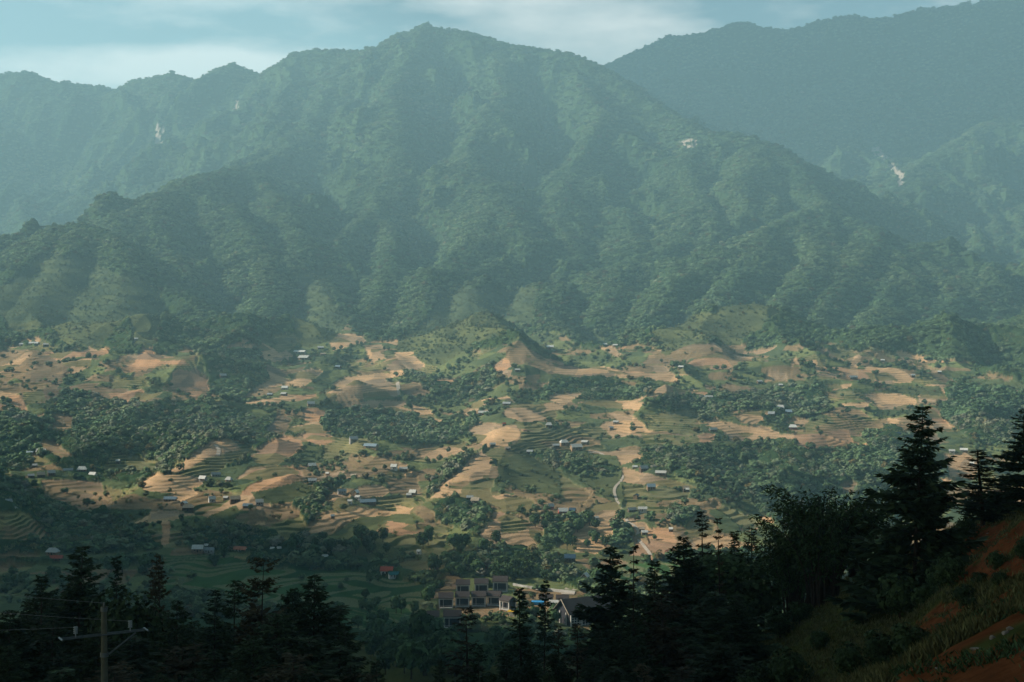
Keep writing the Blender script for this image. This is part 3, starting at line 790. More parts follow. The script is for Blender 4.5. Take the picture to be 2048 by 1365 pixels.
def foliage_mat(name, colour, vary=.35, inst=False, hue=(1.0, .75, .4)):
    m, nt, b = new_mat(name)
    base = N(nt, 'ShaderNodeRGB'); base.outputs[0].default_value = (*colour, 1)
    geo = N(nt, 'ShaderNodeNewGeometry')
    isl = N(nt, 'ShaderNodeMapRange'); isl.inputs['To Min'].default_value = 1 - vary; isl.inputs['To Max'].default_value = 1 + vary
    nt.links.new(geo.outputs['Random Per Island'], isl.inputs['Value'])
    vm = N(nt, 'ShaderNodeVectorMath', operation='SCALE'); nt.links.new(isl.outputs[0], vm.inputs['Scale'])
    if inst:
        at = N(nt, 'ShaderNodeAttribute', attribute_name='tint'); at.attribute_type = 'INSTANCER'
        nt.links.new(at.outputs['Color'], vm.inputs[0])
        # crowns that lock together shade as one canopy: lean the leaf normals towards the slope's own
        an = N(nt, 'ShaderNodeAttribute', attribute_name='slope_normal'); an.attribute_type = 'INSTANCER'
        s1 = N(nt, 'ShaderNodeVectorMath', operation='SCALE'); s1.inputs['Scale'].default_value = 2.6; nt.links.new(an.outputs['Vector'], s1.inputs[0])
        s2 = N(nt, 'ShaderNodeVectorMath', operation='ADD'); nt.links.new(s1.outputs[0], s2.inputs[0]); nt.links.new(geo.outputs['Normal'], s2.inputs[1])
        s3 = N(nt, 'ShaderNodeVectorMath', operation='NORMALIZE'); nt.links.new(s2.outputs[0], s3.inputs[0])
        nt.links.new(s3.outputs[0], b.inputs['Normal'])
    else:
        oi = N(nt, 'ShaderNodeObjectInfo')
        mr = N(nt, 'ShaderNodeMapRange'); mr.inputs['To Min'].default_value = .7; mr.inputs['To Max'].default_value = 1.35
        nt.links.new(oi.outputs['Random'], mr.inputs['Value'])
        v2 = N(nt, 'ShaderNodeVectorMath', operation='SCALE'); nt.links.new(base.outputs[0], v2.inputs[0]); nt.links.new(mr.outputs[0], v2.inputs['Scale'])
        nt.links.new(v2.outputs[0], vm.inputs[0])
    nt.links.new(vm.outputs[0], b.inputs['Base Color'])
    b.inputs['Roughness'].default_value = .85
    b.inputs['Specular IOR Level'].default_value = .08
    return m

def bark_mat(name, c):
    m, nt, b = new_mat(name)
    geo = N(nt, 'ShaderNodeNewGeometry'); n = N(nt, 'ShaderNodeTexNoise'); n.inputs['Scale'].default_value = 6; n.inputs['Detail'].default_value = 5
    mp_ = N(nt, 'ShaderNodeMapping'); mp_.inputs['Scale'].default_value = (3, 3, .5)
    nt.links.new(geo.outputs['Position'], mp_.inputs['Vector']); nt.links.new(mp_.outputs[0], n.inputs['Vector'])
    r_ = N(nt, 'ShaderNodeValToRGB'); r_.color_ramp.elements[0].color = (c[0] * .5, c[1] * .5, c[2] * .5, 1); r_.color_ramp.elements[1].color = (c[0] * 1.5, c[1] * 1.5, c[2] * 1.5, 1)
    r_.color_ramp.elements[0].position = .3; r_.color_ramp.elements[1].position = .7
    nt.links.new(n.outputs['Fac'], r_.inputs['Fac']); nt.links.new(r_.outputs['Color'], b.inputs['Base Color'])
    bp = N(nt, 'ShaderNodeBump'); bp.inputs['Strength'].default_value = .5; bp.inputs['Distance'].default_value = .03
    nt.links.new(n.outputs['Fac'], bp.inputs['Height']); nt.links.new(bp.outputs['Normal'], b.inputs['Normal'])
    return m

M_BARK = bark_mat('bark', (.045, .032, .022))
M_INST = foliage_mat('woodland_leaves', (.04, .07, .03), .38, True)

def join_np(parts):
    v = []; f = []; n = 0
    for a_, b_ in parts:
        v.append(a_); f.append(b_ + n); n += len(a_)
    return np.concatenate(v), np.concatenate(f)

def scatter_object(name, protos, pts, pid, scl, rot, tint, gn, label):
    """one object that holds its own little tree shapes and repeats them at the points"""
    vs, fs, prot = [], [], []; n = 0
    for k, (v, f) in enumerate(protos):
        vs.append(v); fs.append(f + n); prot.append(np.full(len(v), k)); n += len(v)
    V = np.concatenate(vs + [pts]); Fc = np.concatenate(fs)
    me = mesh_from_np(name, V, Fc, False)
    np_ = len(pts)
    def put(nm, kind, proto_val, val, key):
        at = me.attributes.new(nm, kind, 'POINT')
        d = np.concatenate([np.full((n,) + val.shape[1:], proto_val, dtype=val.dtype), val])
        at.data.foreach_set(key, np.ascontiguousarray(d).ravel())
    put('pid', 'INT', -1, pid.astype(np.int32), 'value')
    at = me.attributes.new('proto', 'INT', 'POINT')
    at.data.foreach_set('value', np.concatenate(prot + [np.full(np_, -1)]).astype(np.int32))
    put('scl', 'FLOAT_VECTOR', 0.0, scl.astype(np.float32), 'vector')
    put('slope_normal', 'FLOAT_VECTOR', 0.0, gn.astype(np.float32), 'vector')
    put('rot', 'FLOAT_VECTOR', 0.0, rot.astype(np.float32), 'vector')
    t4 = np.ones((np_, 4), np.float32); t4[:, :3] = tint
    put('tint', 'FLOAT_COLOR', 1.0, t4, 'color')
    o = link(name, me, M_INST)
    ng = bpy.data.node_groups.new(name + '_spread', 'GeometryNodeTree')
    ng.interface.new_socket(name='Geometry', in_out='INPUT', socket_type='NodeSocketGeometry')
    ng.interface.new_socket(name='Geometry', in_out='OUTPUT', socket_type='NodeSocketGeometry')
    gi = ng.nodes.new('NodeGroupInput'); go = ng.nodes.new('NodeGroupOutput')
    def attr(nm, dt):
        x = ng.nodes.new('GeometryNodeInputNamedAttribute'); x.data_type = dt; x.inputs['Name'].default_value = nm; return x.outputs['Attribute']
    apid, apro, ascl, arot = attr('pid', 'INT'), attr('proto', 'INT'), attr('scl', 'FLOAT_VECTOR'), attr('rot', 'FLOAT_VECTOR')
    def eq(sock, k):
        c = ng.nodes.new('FunctionNodeCompare'); c.data_type = 'INT'; c.operation = 'EQUAL'
        ng.links.new(sock, c.inputs[2]); c.inputs[3].default_value = k
        return c.outputs[0]
    jn = ng.nodes.new('GeometryNodeJoinGeometry')
    for k in range(len(protos)):
        sp = ng.nodes.new('GeometryNodeSeparateGeometry'); sp.domain = 'POINT'
        ng.links.new(gi.outputs[0], sp.inputs['Geometry']); ng.links.new(eq(apro, k), sp.inputs['Selection'])
        sq = ng.nodes.new('GeometryNodeSeparateGeometry'); sq.domain = 'POINT'
        ng.links.new(gi.outputs[0], sq.inputs['Geometry']); ng.links.new(eq(apid, k), sq.inputs['Selection'])
        ip = ng.nodes.new('GeometryNodeInstanceOnPoints')
        ng.links.new(sq.outputs[0], ip.inputs['Points']); ng.links.new(sp.outputs[0], ip.inputs['Instance'])
        e2r = ng.nodes.new('FunctionNodeEulerToRotation'); ng.links.new(arot, e2r.inputs[0])
        ng.links.new(e2r.outputs[0], ip.inputs['Rotation']); ng.links.new(ascl, ip.inputs['Scale'])
        ng.links.new(ip.outputs[0], jn.inputs[0])
    ng.links.new(jn.outputs[0], go.inputs[0])
    md = o.modifiers.new('spread', 'NODES'); md.node_group = ng
    tag(o, label, None, None, 'stuff')
    return o

PROTO = [broadleaf(s, 1.0, 15, 11, .17, t, False)[1].get() for s, t in ((1, 1.0), (2, 1.15), (3, .9), (4, 1.3))]
PROTO += [bamboo(11, 1.0, 12, 11, .10)[1].get(), bamboo(12, 1.0, 12, 11, .10)[1].get()]

def jitter_grid(x0, x1, y0, y1, s, seed):
    r = np.random.default_rng(seed)
    gx, gy = np.meshgrid(np.arange(x0, x1, s), np.arange(y0, y1, s))
    gx = gx + r.uniform(-.48, .48, gx.shape) * s; gy = gy + r.uniform(-.48, .48, gx.shape) * s
    return gx.ravel(), gy.ravel()

def at_grid(A_, x, y):
    j = np.clip(np.rint(np.interp(x / y, TC, np.arange(NC))).astype(int), 0, NC - 1); i = np.clip(np.rint(np.interp(y, YR, np.arange(NR))).astype(int), 0, NR - 1)
    return A_[i, j]

def forest(name, x0, x1, y0, y1, s, dens, size, seed, label, lim=.43, hide=45, wide=1.0):
    x, y = jitter_grid(x0, x1, y0, y1, s, seed)
    m = np.abs(x / y) < lim
    x, y = x[m], y[m]
    cls = at_grid(CV, x, y)
    r = np.random.default_rng(seed + 1)
    clump = fbm(x / 55, y / 70, 3, seed + 2)
    pr = dens[cls] * np.where(cls == 2, 1.9 * sstep(-.25, .3, clump), 1.0)
    m = r.uniform(size=len(x)) < pr
    for hx, hy, hl in HSPOT:
        if y0 - 20 < hy < y1 + 20: m &= ~((np.abs(x - hx) < hl * .55 + 2) & (y > hy - 5 - hl * .7) & (y < hy + 3 + hl * .15))
    x, y, cls, clump = x[m], y[m], cls[m], clump[m]
    z = ground(x, y)
    px, py = proj(x, y, z)
    vis = at_grid(RUN, x, y)
    m = (py < vis + hide)
    x, y, z, cls, clump = x[m], y[m], z[m], cls[m], clump[m]
    n = len(x)
    mix = fbm(x / 130, y / 160, 3, seed + 4)
    kind = np.where((r.uniform(size=n) < sstep(-.2, .3, mix) * .85) & (y < 2000), r.integers(4, 6, n), r.integers(0, 4, n))
    h = size * r.uniform(.45, 1.4, n) * (1 + .25 * clump)
    h = np.where(np.isin(cls, (2, 5, 6, 3, 4)), h * r.uniform(.45, .9, n), h)
    h = np.where(cls == 7, h * r.uniform(.25, .6, n), h)
    w = h * r.uniform(.85, 1.25, n) * np.where(kind >= 4, 1.0, 1.25) * np.where(cls <= 1, wide, 1.0)
    scl = np.stack([w, w, h], 1)
    rot = np.stack([np.zeros(n), np.zeros(n), r.uniform(0, 6.28, n)], 1)
    base = np.array([.098, .150, .068])
    hue = fbm(x / 300, y / 300, 3, seed + 8)[:, None]
    t = base * (1 + .35 * r.normal(size=(n, 1)) * .6) * (1 + hue * np.array([.55, .3, .25]))
    t = t * np.where((kind >= 4)[:, None], np.array([1.45, 1.35, 1.0]), 1.0)
    t = np.where((r.uniform(size=n) < .04)[:, None], np.array([.10, .085, .035]), t)
    t = np.where((cls == 1)[:, None], t * 1.45, t)
    t = np.where((cls == 7)[:, None], t * np.array([1.35, 1.15, 1.1]), t)
    t = np.clip(t, .010, .2)
    # forest crowns are sunk so that they lock together
    z = z - h * np.where(cls <= 1, .22, .10)
    e = 6.0 + y * .004
    gn = unit(np.stack([(ground(x - e, y) - ground(x + e, y)) / (2 * e), (ground(x, y - e) - ground(x, y + e)) / (2 * e), np.ones(n)], 1))
    return scatter_object(name, PROTO, np.stack([x, y, z], 1), kind, scl, rot, t, gn, label), n


# ------------------------------------------------------------------ buildings
def plain_mat(name, c, rough=.8, noise=.25, scale=1.5):
    m, nt, b = new_mat(name)
    geo = N(nt, 'ShaderNodeNewGeometry'); n = N(nt, 'ShaderNodeTexNoise'); n.inputs['Scale'].default_value = scale; n.inputs['Detail'].default_value = 4
    nt.links.new(geo.outputs['Position'], n.inputs['Vector'])
    mr = N(nt, 'ShaderNodeMapRange'); mr.inputs['From Min'].default_value = .3; mr.inputs['From Max'].default_value = .7
    mr.inputs['To Min'].default_value = 1 - noise; mr.inputs['To Max'].default_value = 1 + noise
    nt.links.new(n.outputs['Fac'], mr.inputs['Value'])
    rg = N(nt, 'ShaderNodeRGB'); rg.outputs[0].default_value = (*c, 1)
    vm = N(nt, 'ShaderNodeVectorMath', operation='SCALE'); nt.links.new(rg.outputs[0], vm.inputs[0]); nt.links.new(mr.outputs[0], vm.inputs['Scale'])
    nt.links.new(vm.outputs[0], b.inputs['Base Color']); b.inputs['Roughness'].default_value = rough
    return m
RM = dict(white=plain_mat('white_sheet_roof', (.52, .53, .50), .6), pale=plain_mat('pale_grey_roof', (.38, .39, .37), .7), grey=plain_mat('grey_fibre_roof', (.25, .28, .29), .7),
          blue=plain_mat('blue_grey_roof', (.18, .25, .30), .6), dblue=plain_mat('dark_blue_roof', (.035, .075, .12), .6), tan=plain_mat('weathered_tan_roof', (.32, .27, .20), .8),
          brown=plain_mat('dark_brown_tile_roof', (.055, .045, .042), .7, .3, 3), red=plain_mat('red_tile_roof', (.33, .075, .045), .7), teal=plain_mat('teal_sheet_roof', (.03, .16, .17), .5),
          orange=plain_mat('orange_tile_roof', (.40, .15, .09), .7), yellow=plain_mat('yellow_sheet', (.60, .38, .03), .6), sky=plain_mat('bright_blue_tarpaulin', (.04, .25, .50), .5))
WM = dict(wood=plain_mat('old_board_wall', (.11, .08, .055)), white=plain_mat('white_plaster_wall', (.58, .57, .53)), red=plain_mat('red_painted_wall', (.32, .07, .05)), mud=plain_mat('earth_wall', (.26, .18, .11)), grey=plain_mat('block_wall', (.30, .29, .27)), dark=plain_mat('dark_shutter', (.03, .03, .035)))
M_WPOST = plain_mat('white_painted_concrete', (.55, .54, .50), .7, .12)
M_DOOR = plain_mat('dark_door', (.035, .025, .02)); M_WIN = plain_mat('dark_window', (.02, .025, .03), .25)

class Boxes:
    def __init__(s): s.v = []; s.f = []
    def box(s, x0, x1, y0, y1, z0, z1):
        n = len(s.v)
        s.v += [(x0, y0, z0), (x1, y0, z0), (x1, y1, z0), (x0, y1, z0), (x0, y0, z1), (x1, y0, z1), (x1, y1, z1), (x0, y1, z1)]
        s.f += [tuple(n + i for i in q) for q in ((0, 3, 2, 1), (4, 5, 6, 7), (0, 1, 5, 4), (1, 2, 6, 5), (2, 3, 7, 6), (3, 0, 4, 7))]
        return s
    def bar(s, a, b, r):
        a = Vector(a); b = Vector(b); d = (b - a).normalized(); u = d.orthogonal().normalized(); w = d.cross(u)
        n = len(s.v)
        for p in (a, b):
            for k in range(4):
                an = math.pi / 4 + k * math.pi / 2
                s.v.append(tuple(p + u * math.cos(an) * r + w * math.sin(an) * r))
        s.f += [(n, n + 1, n + 5, n + 4), (n + 1, n + 2, n + 6, n + 5), (n + 2, n + 3, n + 7, n + 6), (n + 3, n, n + 4, n + 7), (n + 3, n + 2, n + 1, n), (n + 4, n + 5, n + 6, n + 7)]
        return s
    def gable(s, x0, x1, y0, y1, z0, h, t=.16, hip=0.0):
        """solid sheet roof, ridge along x"""
        n = len(s.v); ym = (y0 + y1) / 2
        for dz in (0, t):
            s.v += [(x0, y0, z0 + dz), (x1, y0, z0 + dz), (x1 - hip, ym, z0 + h + dz), (x0 + hip, ym, z0 + h + dz), (x0, y1, z0 + dz), (x1, y1, z0 + dz)]
        a = n; b = n + 6
        s.f += [(b, b + 1, b + 2, b + 3), (b + 3, b + 2, b + 5, b + 4), (a + 3, a + 2, a + 1, a), (a + 4, a + 5, a + 2, a + 3),
                (a, a + 1, b + 1, b), (a + 5, a + 4, b + 4, b + 5)]
        if hip > 0: s.f += [(b, b + 3, b + 4), (b + 1, b + 5, b + 2), (a, a + 4, a + 3), (a + 1, a + 2, a + 5), (a + 4, a, b, b + 4), (a + 1, a + 5, b + 5, b + 1)]
        else: s.f += [(a + 3, a, b, b + 3), (a + 4, a + 3, b + 3, b + 4), (a + 1, a + 2, b + 2, b + 1), (a + 2, a + 5, b + 5, b + 2)]
        return s
    def wall(s, x0, x1, y0, y1, z0, z1, h):
        """four walls with gable peaks, ridge along x"""
        n = len(s.v); ym = (y0 + y1) / 2
        s.v += [(x0, y0, z0), (x1, y0, z0), (x1, y1, z0), (x0, y1, z0), (x0, y0, z1), (x1, y0, z1), (x1, y1, z1), (x0, y1, z1), (x0, ym, z1 + h), (x1, ym, z1 + h)]
        s.f += [(n, n + 1, n + 5, n + 4), (n + 2, n + 3, n + 7, n + 6), (n + 1, n + 2, n + 6, n + 9, n + 5), (n + 3, n, n + 4, n + 8, n + 7), (n + 4, n + 5, n + 9, n + 8), (n + 6, n + 7, n + 8, n + 9), (n + 3, n + 2, n + 1, n)]
        return s
    def mesh(s, name):
        me = bpy.data.meshes.new(name); me.from_pydata(s.v, [], s.f); me.update(); return me

def empty(name, loc, rz=0.0):
    o = bpy.data.objects.new(name, None); o.empty_display_size = 1
    scene.collection.objects.link(o); o.location = loc; o.rotation_euler = (0, 0, rz)
    return o
def copy_tree(o, parent=None):
    c = o.copy(); scene.collection.objects.link(c); c.parent = parent
    for ch in list(o.children): copy_tree(ch, c)
    return c
def omat(o, m):
    o.material_slots[0].link = 'OBJECT'; o.material_slots[0].material = m

def farmhouse(kind):
    """about 10 m long, 6 m deep; front faces -y"""
    r = empty('farmhouse', (0, 0, 0))
    if kind == 'long': L, D, hw, hr, hip = 7.5, 3.0, 2.3, 1.7, 0
    elif kind == 'hip': L, D, hw, hr, hip = 5.2, 3.6, 2.5, 2.3, 2.0
    elif kind == 'gable': L, D, hw, hr, hip = 5.2, 3.4, 2.6, 2.2, 0
    else: L, D, hw, hr, hip = 3.2, 2.3, 1.9, 1.1, 0
    f = D * .12
    link('wall', Boxes().wall(-L * .92, L * .92, -D * .72, D * .82, -2.5, hw, 0.0 if hip else hr * .72).mesh('wall'), WM['wood'], r)
    link('roof', Boxes().gable(-L, L, -D - f, D, hw - .35, hr + .35, .18, hip).mesh('roof'), RM['pale'], r)
    link('door', Boxes().box(-.6, .6, -D * .72 - .08, -D * .72 + .02, 0, 1.95).mesh('door'), M_DOOR, r)
    for s in (-1, 1):
        link('window', Boxes().box(s * L * .5 - .55, s * L * .5 + .55, -D * .72 - .07, -D * .72 + .02, .9, 1.8).mesh('window'), M_WIN, r)
    if kind != 'hut':
        for s in (-1, -.34, .34, 1):
            link('post', Boxes().box(s * L * .9 - .09, s * L * .9 + .09, -D - f + .25, -D - f + .43, -2.0, hw - .3).mesh('post'), WM['wood'], r)
    return r
HPROTO = {k: farmhouse(k) for k in ('long', 'hip', 'gable', 'hut')}
HLEN = dict(long=15.0, hip=10.4, gable=10.4, hut=6.4)
used_proto = set()
def place_house(px, py, w, roof, label, kind='gable', wall='wood', yaw=None, group='farmhouses on the terraced hillside', cat='house'):
    x, y, z = hit(px, py)
    L = w / F * y
    s = float(np.clip(L / HLEN[kind] * .88, .42, 2.0))
    o = copy_tree(HPROTO[kind]) if kind in used_proto else HPROTO[kind]
    used_proto.add(kind)
    rr = random.Random(int(px * 7 + py * 13))
    g = ground(np.array([x - 3, x + 3, x, x]), np.array([y, y, y - 3, y + 3]))
    o.location = (x, y, float(g.mean()) + .4); o.scale = (s, min(s, 1.5), .62 + .38 * s)
    o.rotation_euler = (0, 0, rr.uniform(-.45, .45) if yaw is None else yaw)
    o['label'] = label; o['category'] = cat; o['group'] = group
    for ch in o.children:
        if ch.name.startswith('roof'): omat(ch, RM[roof])
        if ch.name.startswith('wall'): omat(ch, WM[wall])
    HSPOT.append((x, y, L))
    return o
HSPOT = []
random.seed(4)
U1 = 'cluster on the far left upper slope'
HOUSES = [
 (68,691,22,'white','long pale roofed house on the high left slope above brown terraces','long'),
 (45,693,14,'grey','small grey house left of the long pale house on the high left slope','hut'),
 (92,693,13,'pale','small pale roofed house right of the long pale house on the high left slope','hut'),
 (272,681,9,'white','tiny lone white hut under the bright green meadow on the left mountain foot','hut'),
 (600,708,28,'white','long white roofed house, upper of the hamlet below the left terraced spur','long'),
 (609,721,26,'pale','broad pale house, lower of the hamlet below the left terraced spur','gable'),
 (641,699,14,'pale','small pale house on top of the spur beside the upper left hamlet','hut'),
 (646,712,12,'tan','small tan house on the path under the spur top','hut'),
 (676,737,13,'blue','small blue grey house among trees left of the big bare field','hut'),
 (570,781,15,'white','white roofed house alone above the small terraces left of the big bare field','gable'),
 (540,793,13,'grey','small grey house at the left end of a hedge below the white roofed house','hut'),
 (568,792,14,'pale','dull pale house just below the lone white roofed house','hut'),
 (622,813,17,'grey','grey house above the dark wooded gully in the left centre','gable'),
 (446,756,15,'grey','grey house on the orange clearing at the left mountain foot','gable'),
 (1100,699,17,'white','white house with reddish front high on the wooded slope in the centre','gable'),
 (1212,693,16,'white','white hut at the top of the narrow tan strip below the forest','hut'),
 (1231,695,12,'pale','pale hut right of the white hut at the top of the narrow tan strip','hut'),
 (1362,738,12,'white','small white hut on the tan field right of centre below the forest','hut'),
 (1035,744,12,'pale','pale hut in trees above the centre woods','hut'),
 (1417,799,20,'pale','pale long house with a bright bush at its right end','long'),
 (968,831,26,'white','long white building with red door posts above the large round tan field','long'),
 (1014,812,20,'grey','grey roofed house above the tan field in the centre','long'),
 (1008,852,8,'red','tiny red hut on the top edge of the large round tan field','hut'),
 (1098,854,15,'pale','pale house standing alone in green terraces right of the round tan field','hip'),
 (1128,891,19,'white','white hipped house, upper left of the centre hamlet','hip'),
 (1152,902,26,'pale','broadest pale house of the centre hamlet','gable'),
 (1170,889,16,'pale','small pale house behind the broad house of the centre hamlet','hut'),
 (1112,896,16,'grey','grey house at the left edge of the centre hamlet','hut'),
 (985,893,13,'pale','pale house on the knoll top below the round tan field','hut'),
 (1015,900,13,'tan','low tan house right of the knoll top below the round tan field','hut'),
 (1060,908,15,'grey','grey house in the trees behind the dark green cone hill','hut'),
 (707,882,19,'grey','grey house with hedge, left of the long wooded strip foot','gable'),
 (742,898,34,'blue','very long blue grey roof below the wooded strip left of centre','long'),
 (1232,849,13,'pale','small pale house at the lower end of the tan strip right of centre','hut'),
 (1222,860,11,'grey','small grey house just below the pale one right of centre','hut'),
 (83,910,22,'white','bright white roof under the dark wood at the left edge','gable'),
 (60,912,17,'blue','dull blue roof left of the bright white one at the left edge','long'),
 (70,936,11,'pale','small pale hut above the left village row','hut'),
 (62,957,15,'grey','grey house at the left end of the left village row','hut'),
 (82,956,18,'tan','tan house second from the left in the left village row','gable'),
 (103,952,17,'pale','pale house third from the left in the left village row','gable'),
 (136,946,22,'grey','long grey roof in the middle of the left village row','long'),
 (164,945,22,'white','large white hipped roof in the left village row','hip'),
 (186,956,18,'white','low white house at the right end of the left village row','gable'),
 (18,1010,16,'grey','grey house in shade at the far left below the village row','gable'),
 (28,1020,14,'pale','pale hut in shade at the far left below the village row','hut'),
 (236,927,10,'white','tiny white hut on terraces right of the left village row','hut'),
 (406,964,18,'white','white roof at the top of the bushy knoll left of centre','gable'),
 (432,955,22,'grey','long grey roof behind the white one on the bushy knoll','long'),
 (458,966,16,'pale','pale hipped house right of the white roof on the bushy knoll','hip'),
 (341,1005,30,'blue','large blue grey roof on the nose of the left terraced spur','long'),
 (368,1012,16,'white','small white gabled house right of the large blue grey roof','hut'),
 (376,1021,26,'tan','tan hipped house below the small white one on the left spur','hip'),
 (424,1005,16,'white','white house under the bushy knoll left of centre','gable'),
 (452,1000,12,'pale','pale hut above the row on the middle left terraces','hut'),
 (470,1006,24,'tan','tan house in the row on the middle left terraces','gable'),
 (496,1018,24,'blue','long blue grey roof in the row on the middle left terraces','long'),
 (519,1012,18,'pale','pale house at the right end of the row on the middle left terraces','gable'),
 (624,938,18,'white','white roof among shrubs above the orange dome field','gable'),
 (625,966,18,'grey','grey roof below the orange dome field','long'),
 (646,970,9,'white','tiny white hut right of the grey roof below the orange dome field','hut'),
 (655,952,8,'white','tiny white hut on the dark hedge left of centre','hut'),
 (708,957,14,'tan','low tan hut on the hedge above the tan field left of centre','hut'),
 (788,940,15,'white','left white house of the pair above the brown round hill','gable'),
 (807,944,19,'pale','right pale house of the pair above the brown round hill','long'),
 (684,989,18,'grey','grey house above the compound left of centre','long'),
 (712,992,16,'white','white gabled house at the back of the compound left of centre','gable'),
 (716,1000,13,'pale','pale hut in the middle of the compound left of centre','hut'),
 (700,1007,11,'white','small white square hut at the left of the compound left of centre','hut'),
 (735,1011,38,'blue','very long grey green hall roof in the compound left of centre','long'),
 (826,991,17,'white','white roof at the edge of the woods right of the brown round hill','gable'),
 (818,996,12,'pale','pale hut left of the white roof below the brown round hill','hut'),
 (951,1008,20,'tan','tan house in the woods below the tan pyramid field','gable'),
 (940,1001,16,'grey','grey house behind the tan house below the tan pyramid field','hut'),
 (838,1109,9,'white','small square white hut alone on the green terraces in lower centre','hut'),
 (665,1038,8,'white','tiny white hut on the edge of the bright tan field left of centre','hut'),
 (1270,939,12,'white','white hut at the top of the winding track','hut'),
 (1287,944,20,'grey','grey house right of the white hut at the top of the winding track','gable'),
 (1322,952,26,'pale','long pale roof below the woods right of the winding track','long'),
 (1302,980,20,'blue','blue grey house in the middle of the green fields right of the track','gable'),
 (1372,984,14,'tan','tan house at the right end of the field hedge','gable'),
 (1272,998,16,'dblue','small dark gabled house alone in the green field','hut'),
 (1264,1026,21,'pale','left pale house of the pair beside the winding track','long'),
 (1285,1026,20,'white','right white house of the pair beside the winding track','long'),
 (1284,1064,13,'tan','tan roofed hut, upper of two beside the lower track','hut'),
 (1289,1071,15,'white','white roofed hut, lower of two beside the lower track','hut'),
 (1342,1064,9,'white','tiny white hut at the edge of the wood near the lower right field','hut'),
 (1101,1020,15,'pale','pale roof in the gully above the red fronted house','gable'),
 (1126,1030,22,'white','white roofed house with red front beside the gully','gable'),
 (1145,1029,16,'dblue','dark roofed house right of the white house with red front','gable'),
 (1193,1041,9,'white','tiny white hut under the bright tan square field','hut'),
 (1561,820,19,'pale','pale hipped house, upper of the group right of centre','hip'),
 (1577,829,16,'blue','blue roofed house right below the pale hipped house','gable'),
 (1543,833,16,'grey','grey roofed house left below the pale hipped house','gable'),
 (1586,860,19,'white','white hipped house with red walls at the end of a light field','hip'),
 (1426,864,20,'pale','pale long house at the foot of the bare tan mound','long'),
 (1561,774,10,'white','tiny white hut on the wooded slope right of centre','hut'),
 (1519,767,12,'pale','tiny pale hut at the wood edge left of the tan field','hut'),
 (1706,759,22,'pale','pale long roof in the trees between the upper right fields','long'),
 (1765,724,9,'white','tiny white hut above the topmost right field','hut'),
 (1879,747,9,'white','tiny white hut far right on the upper slope','hut'),
 (1825,754,11,'white','small white hut at the right end of the topmost right field','hut'),
 (1795,872,14,'dblue','dark roofed hut in trees right of the orange terraces','hut'),
 (1944,932,10,'white','small white hut beside the tan field between the right hand conifers','hut'),
 (1904,907,14,'pale','pale hut behind the big right hand conifer','hut'),
 (1928,905,18,'white','long white hut between the two right hand conifers','long'),
 (1375,985,9,'white','tiny white hut on the far right end of the field hedge','hut'),
 # in the shade below
 (396,1106,26,'white','white roofed farm building on the dark green paddy edge at lower left','gable'),
 (418,1107,24,'grey','grey roofed farm building right of the white one on the paddy edge','long'),
 (413,1097,10,'white','tiny white hut behind the grey roofed farm building on the paddy edge','hut'),
 (481,1106,32,'orange','large orange roofed white house among dark trees at lower left','long'),
 (545,1104,10,'white','left of two small white huts in the dark trees at lower left','hut'),
 (558,1103,9,'white','right of two small white huts in the dark trees at lower left','hut'),
 (650,1120,15,'white','long low white hut in the shade above the paddies','hut'),
 (106,1112,28,'pale','big pale arched roof behind the dark conifer at lower left','hip'),
 (113,1124,30,'red','long red roofed building behind the dark conifer at lower left','long'),
 (774,1150,30,'red','red roofed white house above the curved terraces in lower centre','gable'),
 (788,1157,26,'teal','teal roofed shed beside the red roofed white house','long'),
 (1140,1124,26,'dblue','dark blue roofed house on the green field above the resort','gable'),
 (1170,1162,24,'white','white gabled house at the right end of the white wall','gable'),
 (976,1142,28,'brown','dark roofed house with red front above the resort bungalows','gable'),
 (908,1146,30,'brown','dark roofed house left of the red fronted one above the resort','gable'),
 (1336,1110,14,'orange','orange roofed hut at the end of the winding track','hut'),
]
for h in HOUSES:
    px, py, w, roof, label = h[:5]; kind = h[5] if len(h) > 5 else 'gable'
    wl = 'red' if 'red front' in label or 'red walls' in label or 'reddish' in label or 'red door' in label else ('white' if ('white house' in label or 'orange roofed white' in label or 'square' in label or 'white building' in label) else random.choice(['wood', 'mud', 'wood', 'grey']))
    yw = None
    if 'gabled' in label: yw = 1.25
    place_house(px, py, w, roof, label, kind, wl, yw)

# resort: bungalows with dark roofs on white frames
def bungalow():
    r = empty('bungalow', (0, 0, 0))
    link('wall', Boxes().box(-3.2, 3.2, -1.2, 3.4, -1.0, 5.4).mesh('wall'), WM['dark'], r)
    link('roof', Boxes().gable(-4.0, 4.0, -3.9, 4.0, 5.2, 2.3, .3, 0).mesh('roof'), RM['brown'], r)
    for sx in (-1, 1):
        for sy in (-3.0, 2.9):
            link('column', Boxes().box(sx * 3.4 - .28, sx * 3.4 + .28, sy - .28, sy + .28, -2.5, 5.5).mesh('column'), M_WPOST, r)
    link('beam', Boxes().box(-3.12, 3.12, -3.2, -2.8, 4.5, 5.15).mesh('beam'), M_WPOST, r)
    link('floor_slab', Boxes().box(-3.7, 3.7, -3.4, 3.3, .0, .35).mesh('floor_slab'), M_WPOST, r)
    rl = Boxes()
    for k in range(13): rl.box(-3.15 + k * .52, -3.1 + k * .52, -3.16, -3.1, .35, 1.3)
    rl.box(-3.2, 3.2, -3.18, -3.08, 1.3, 1.4)
    link('railing', rl.mesh('railing'), M_WPOST, r)
    link('partition_post', Boxes().box(-1.5, -1.25, -3.1, -2.9, .35, 4.7).mesh('partition_post'), M_WPOST, r)
    return r
b0 = bungalow(); first = True
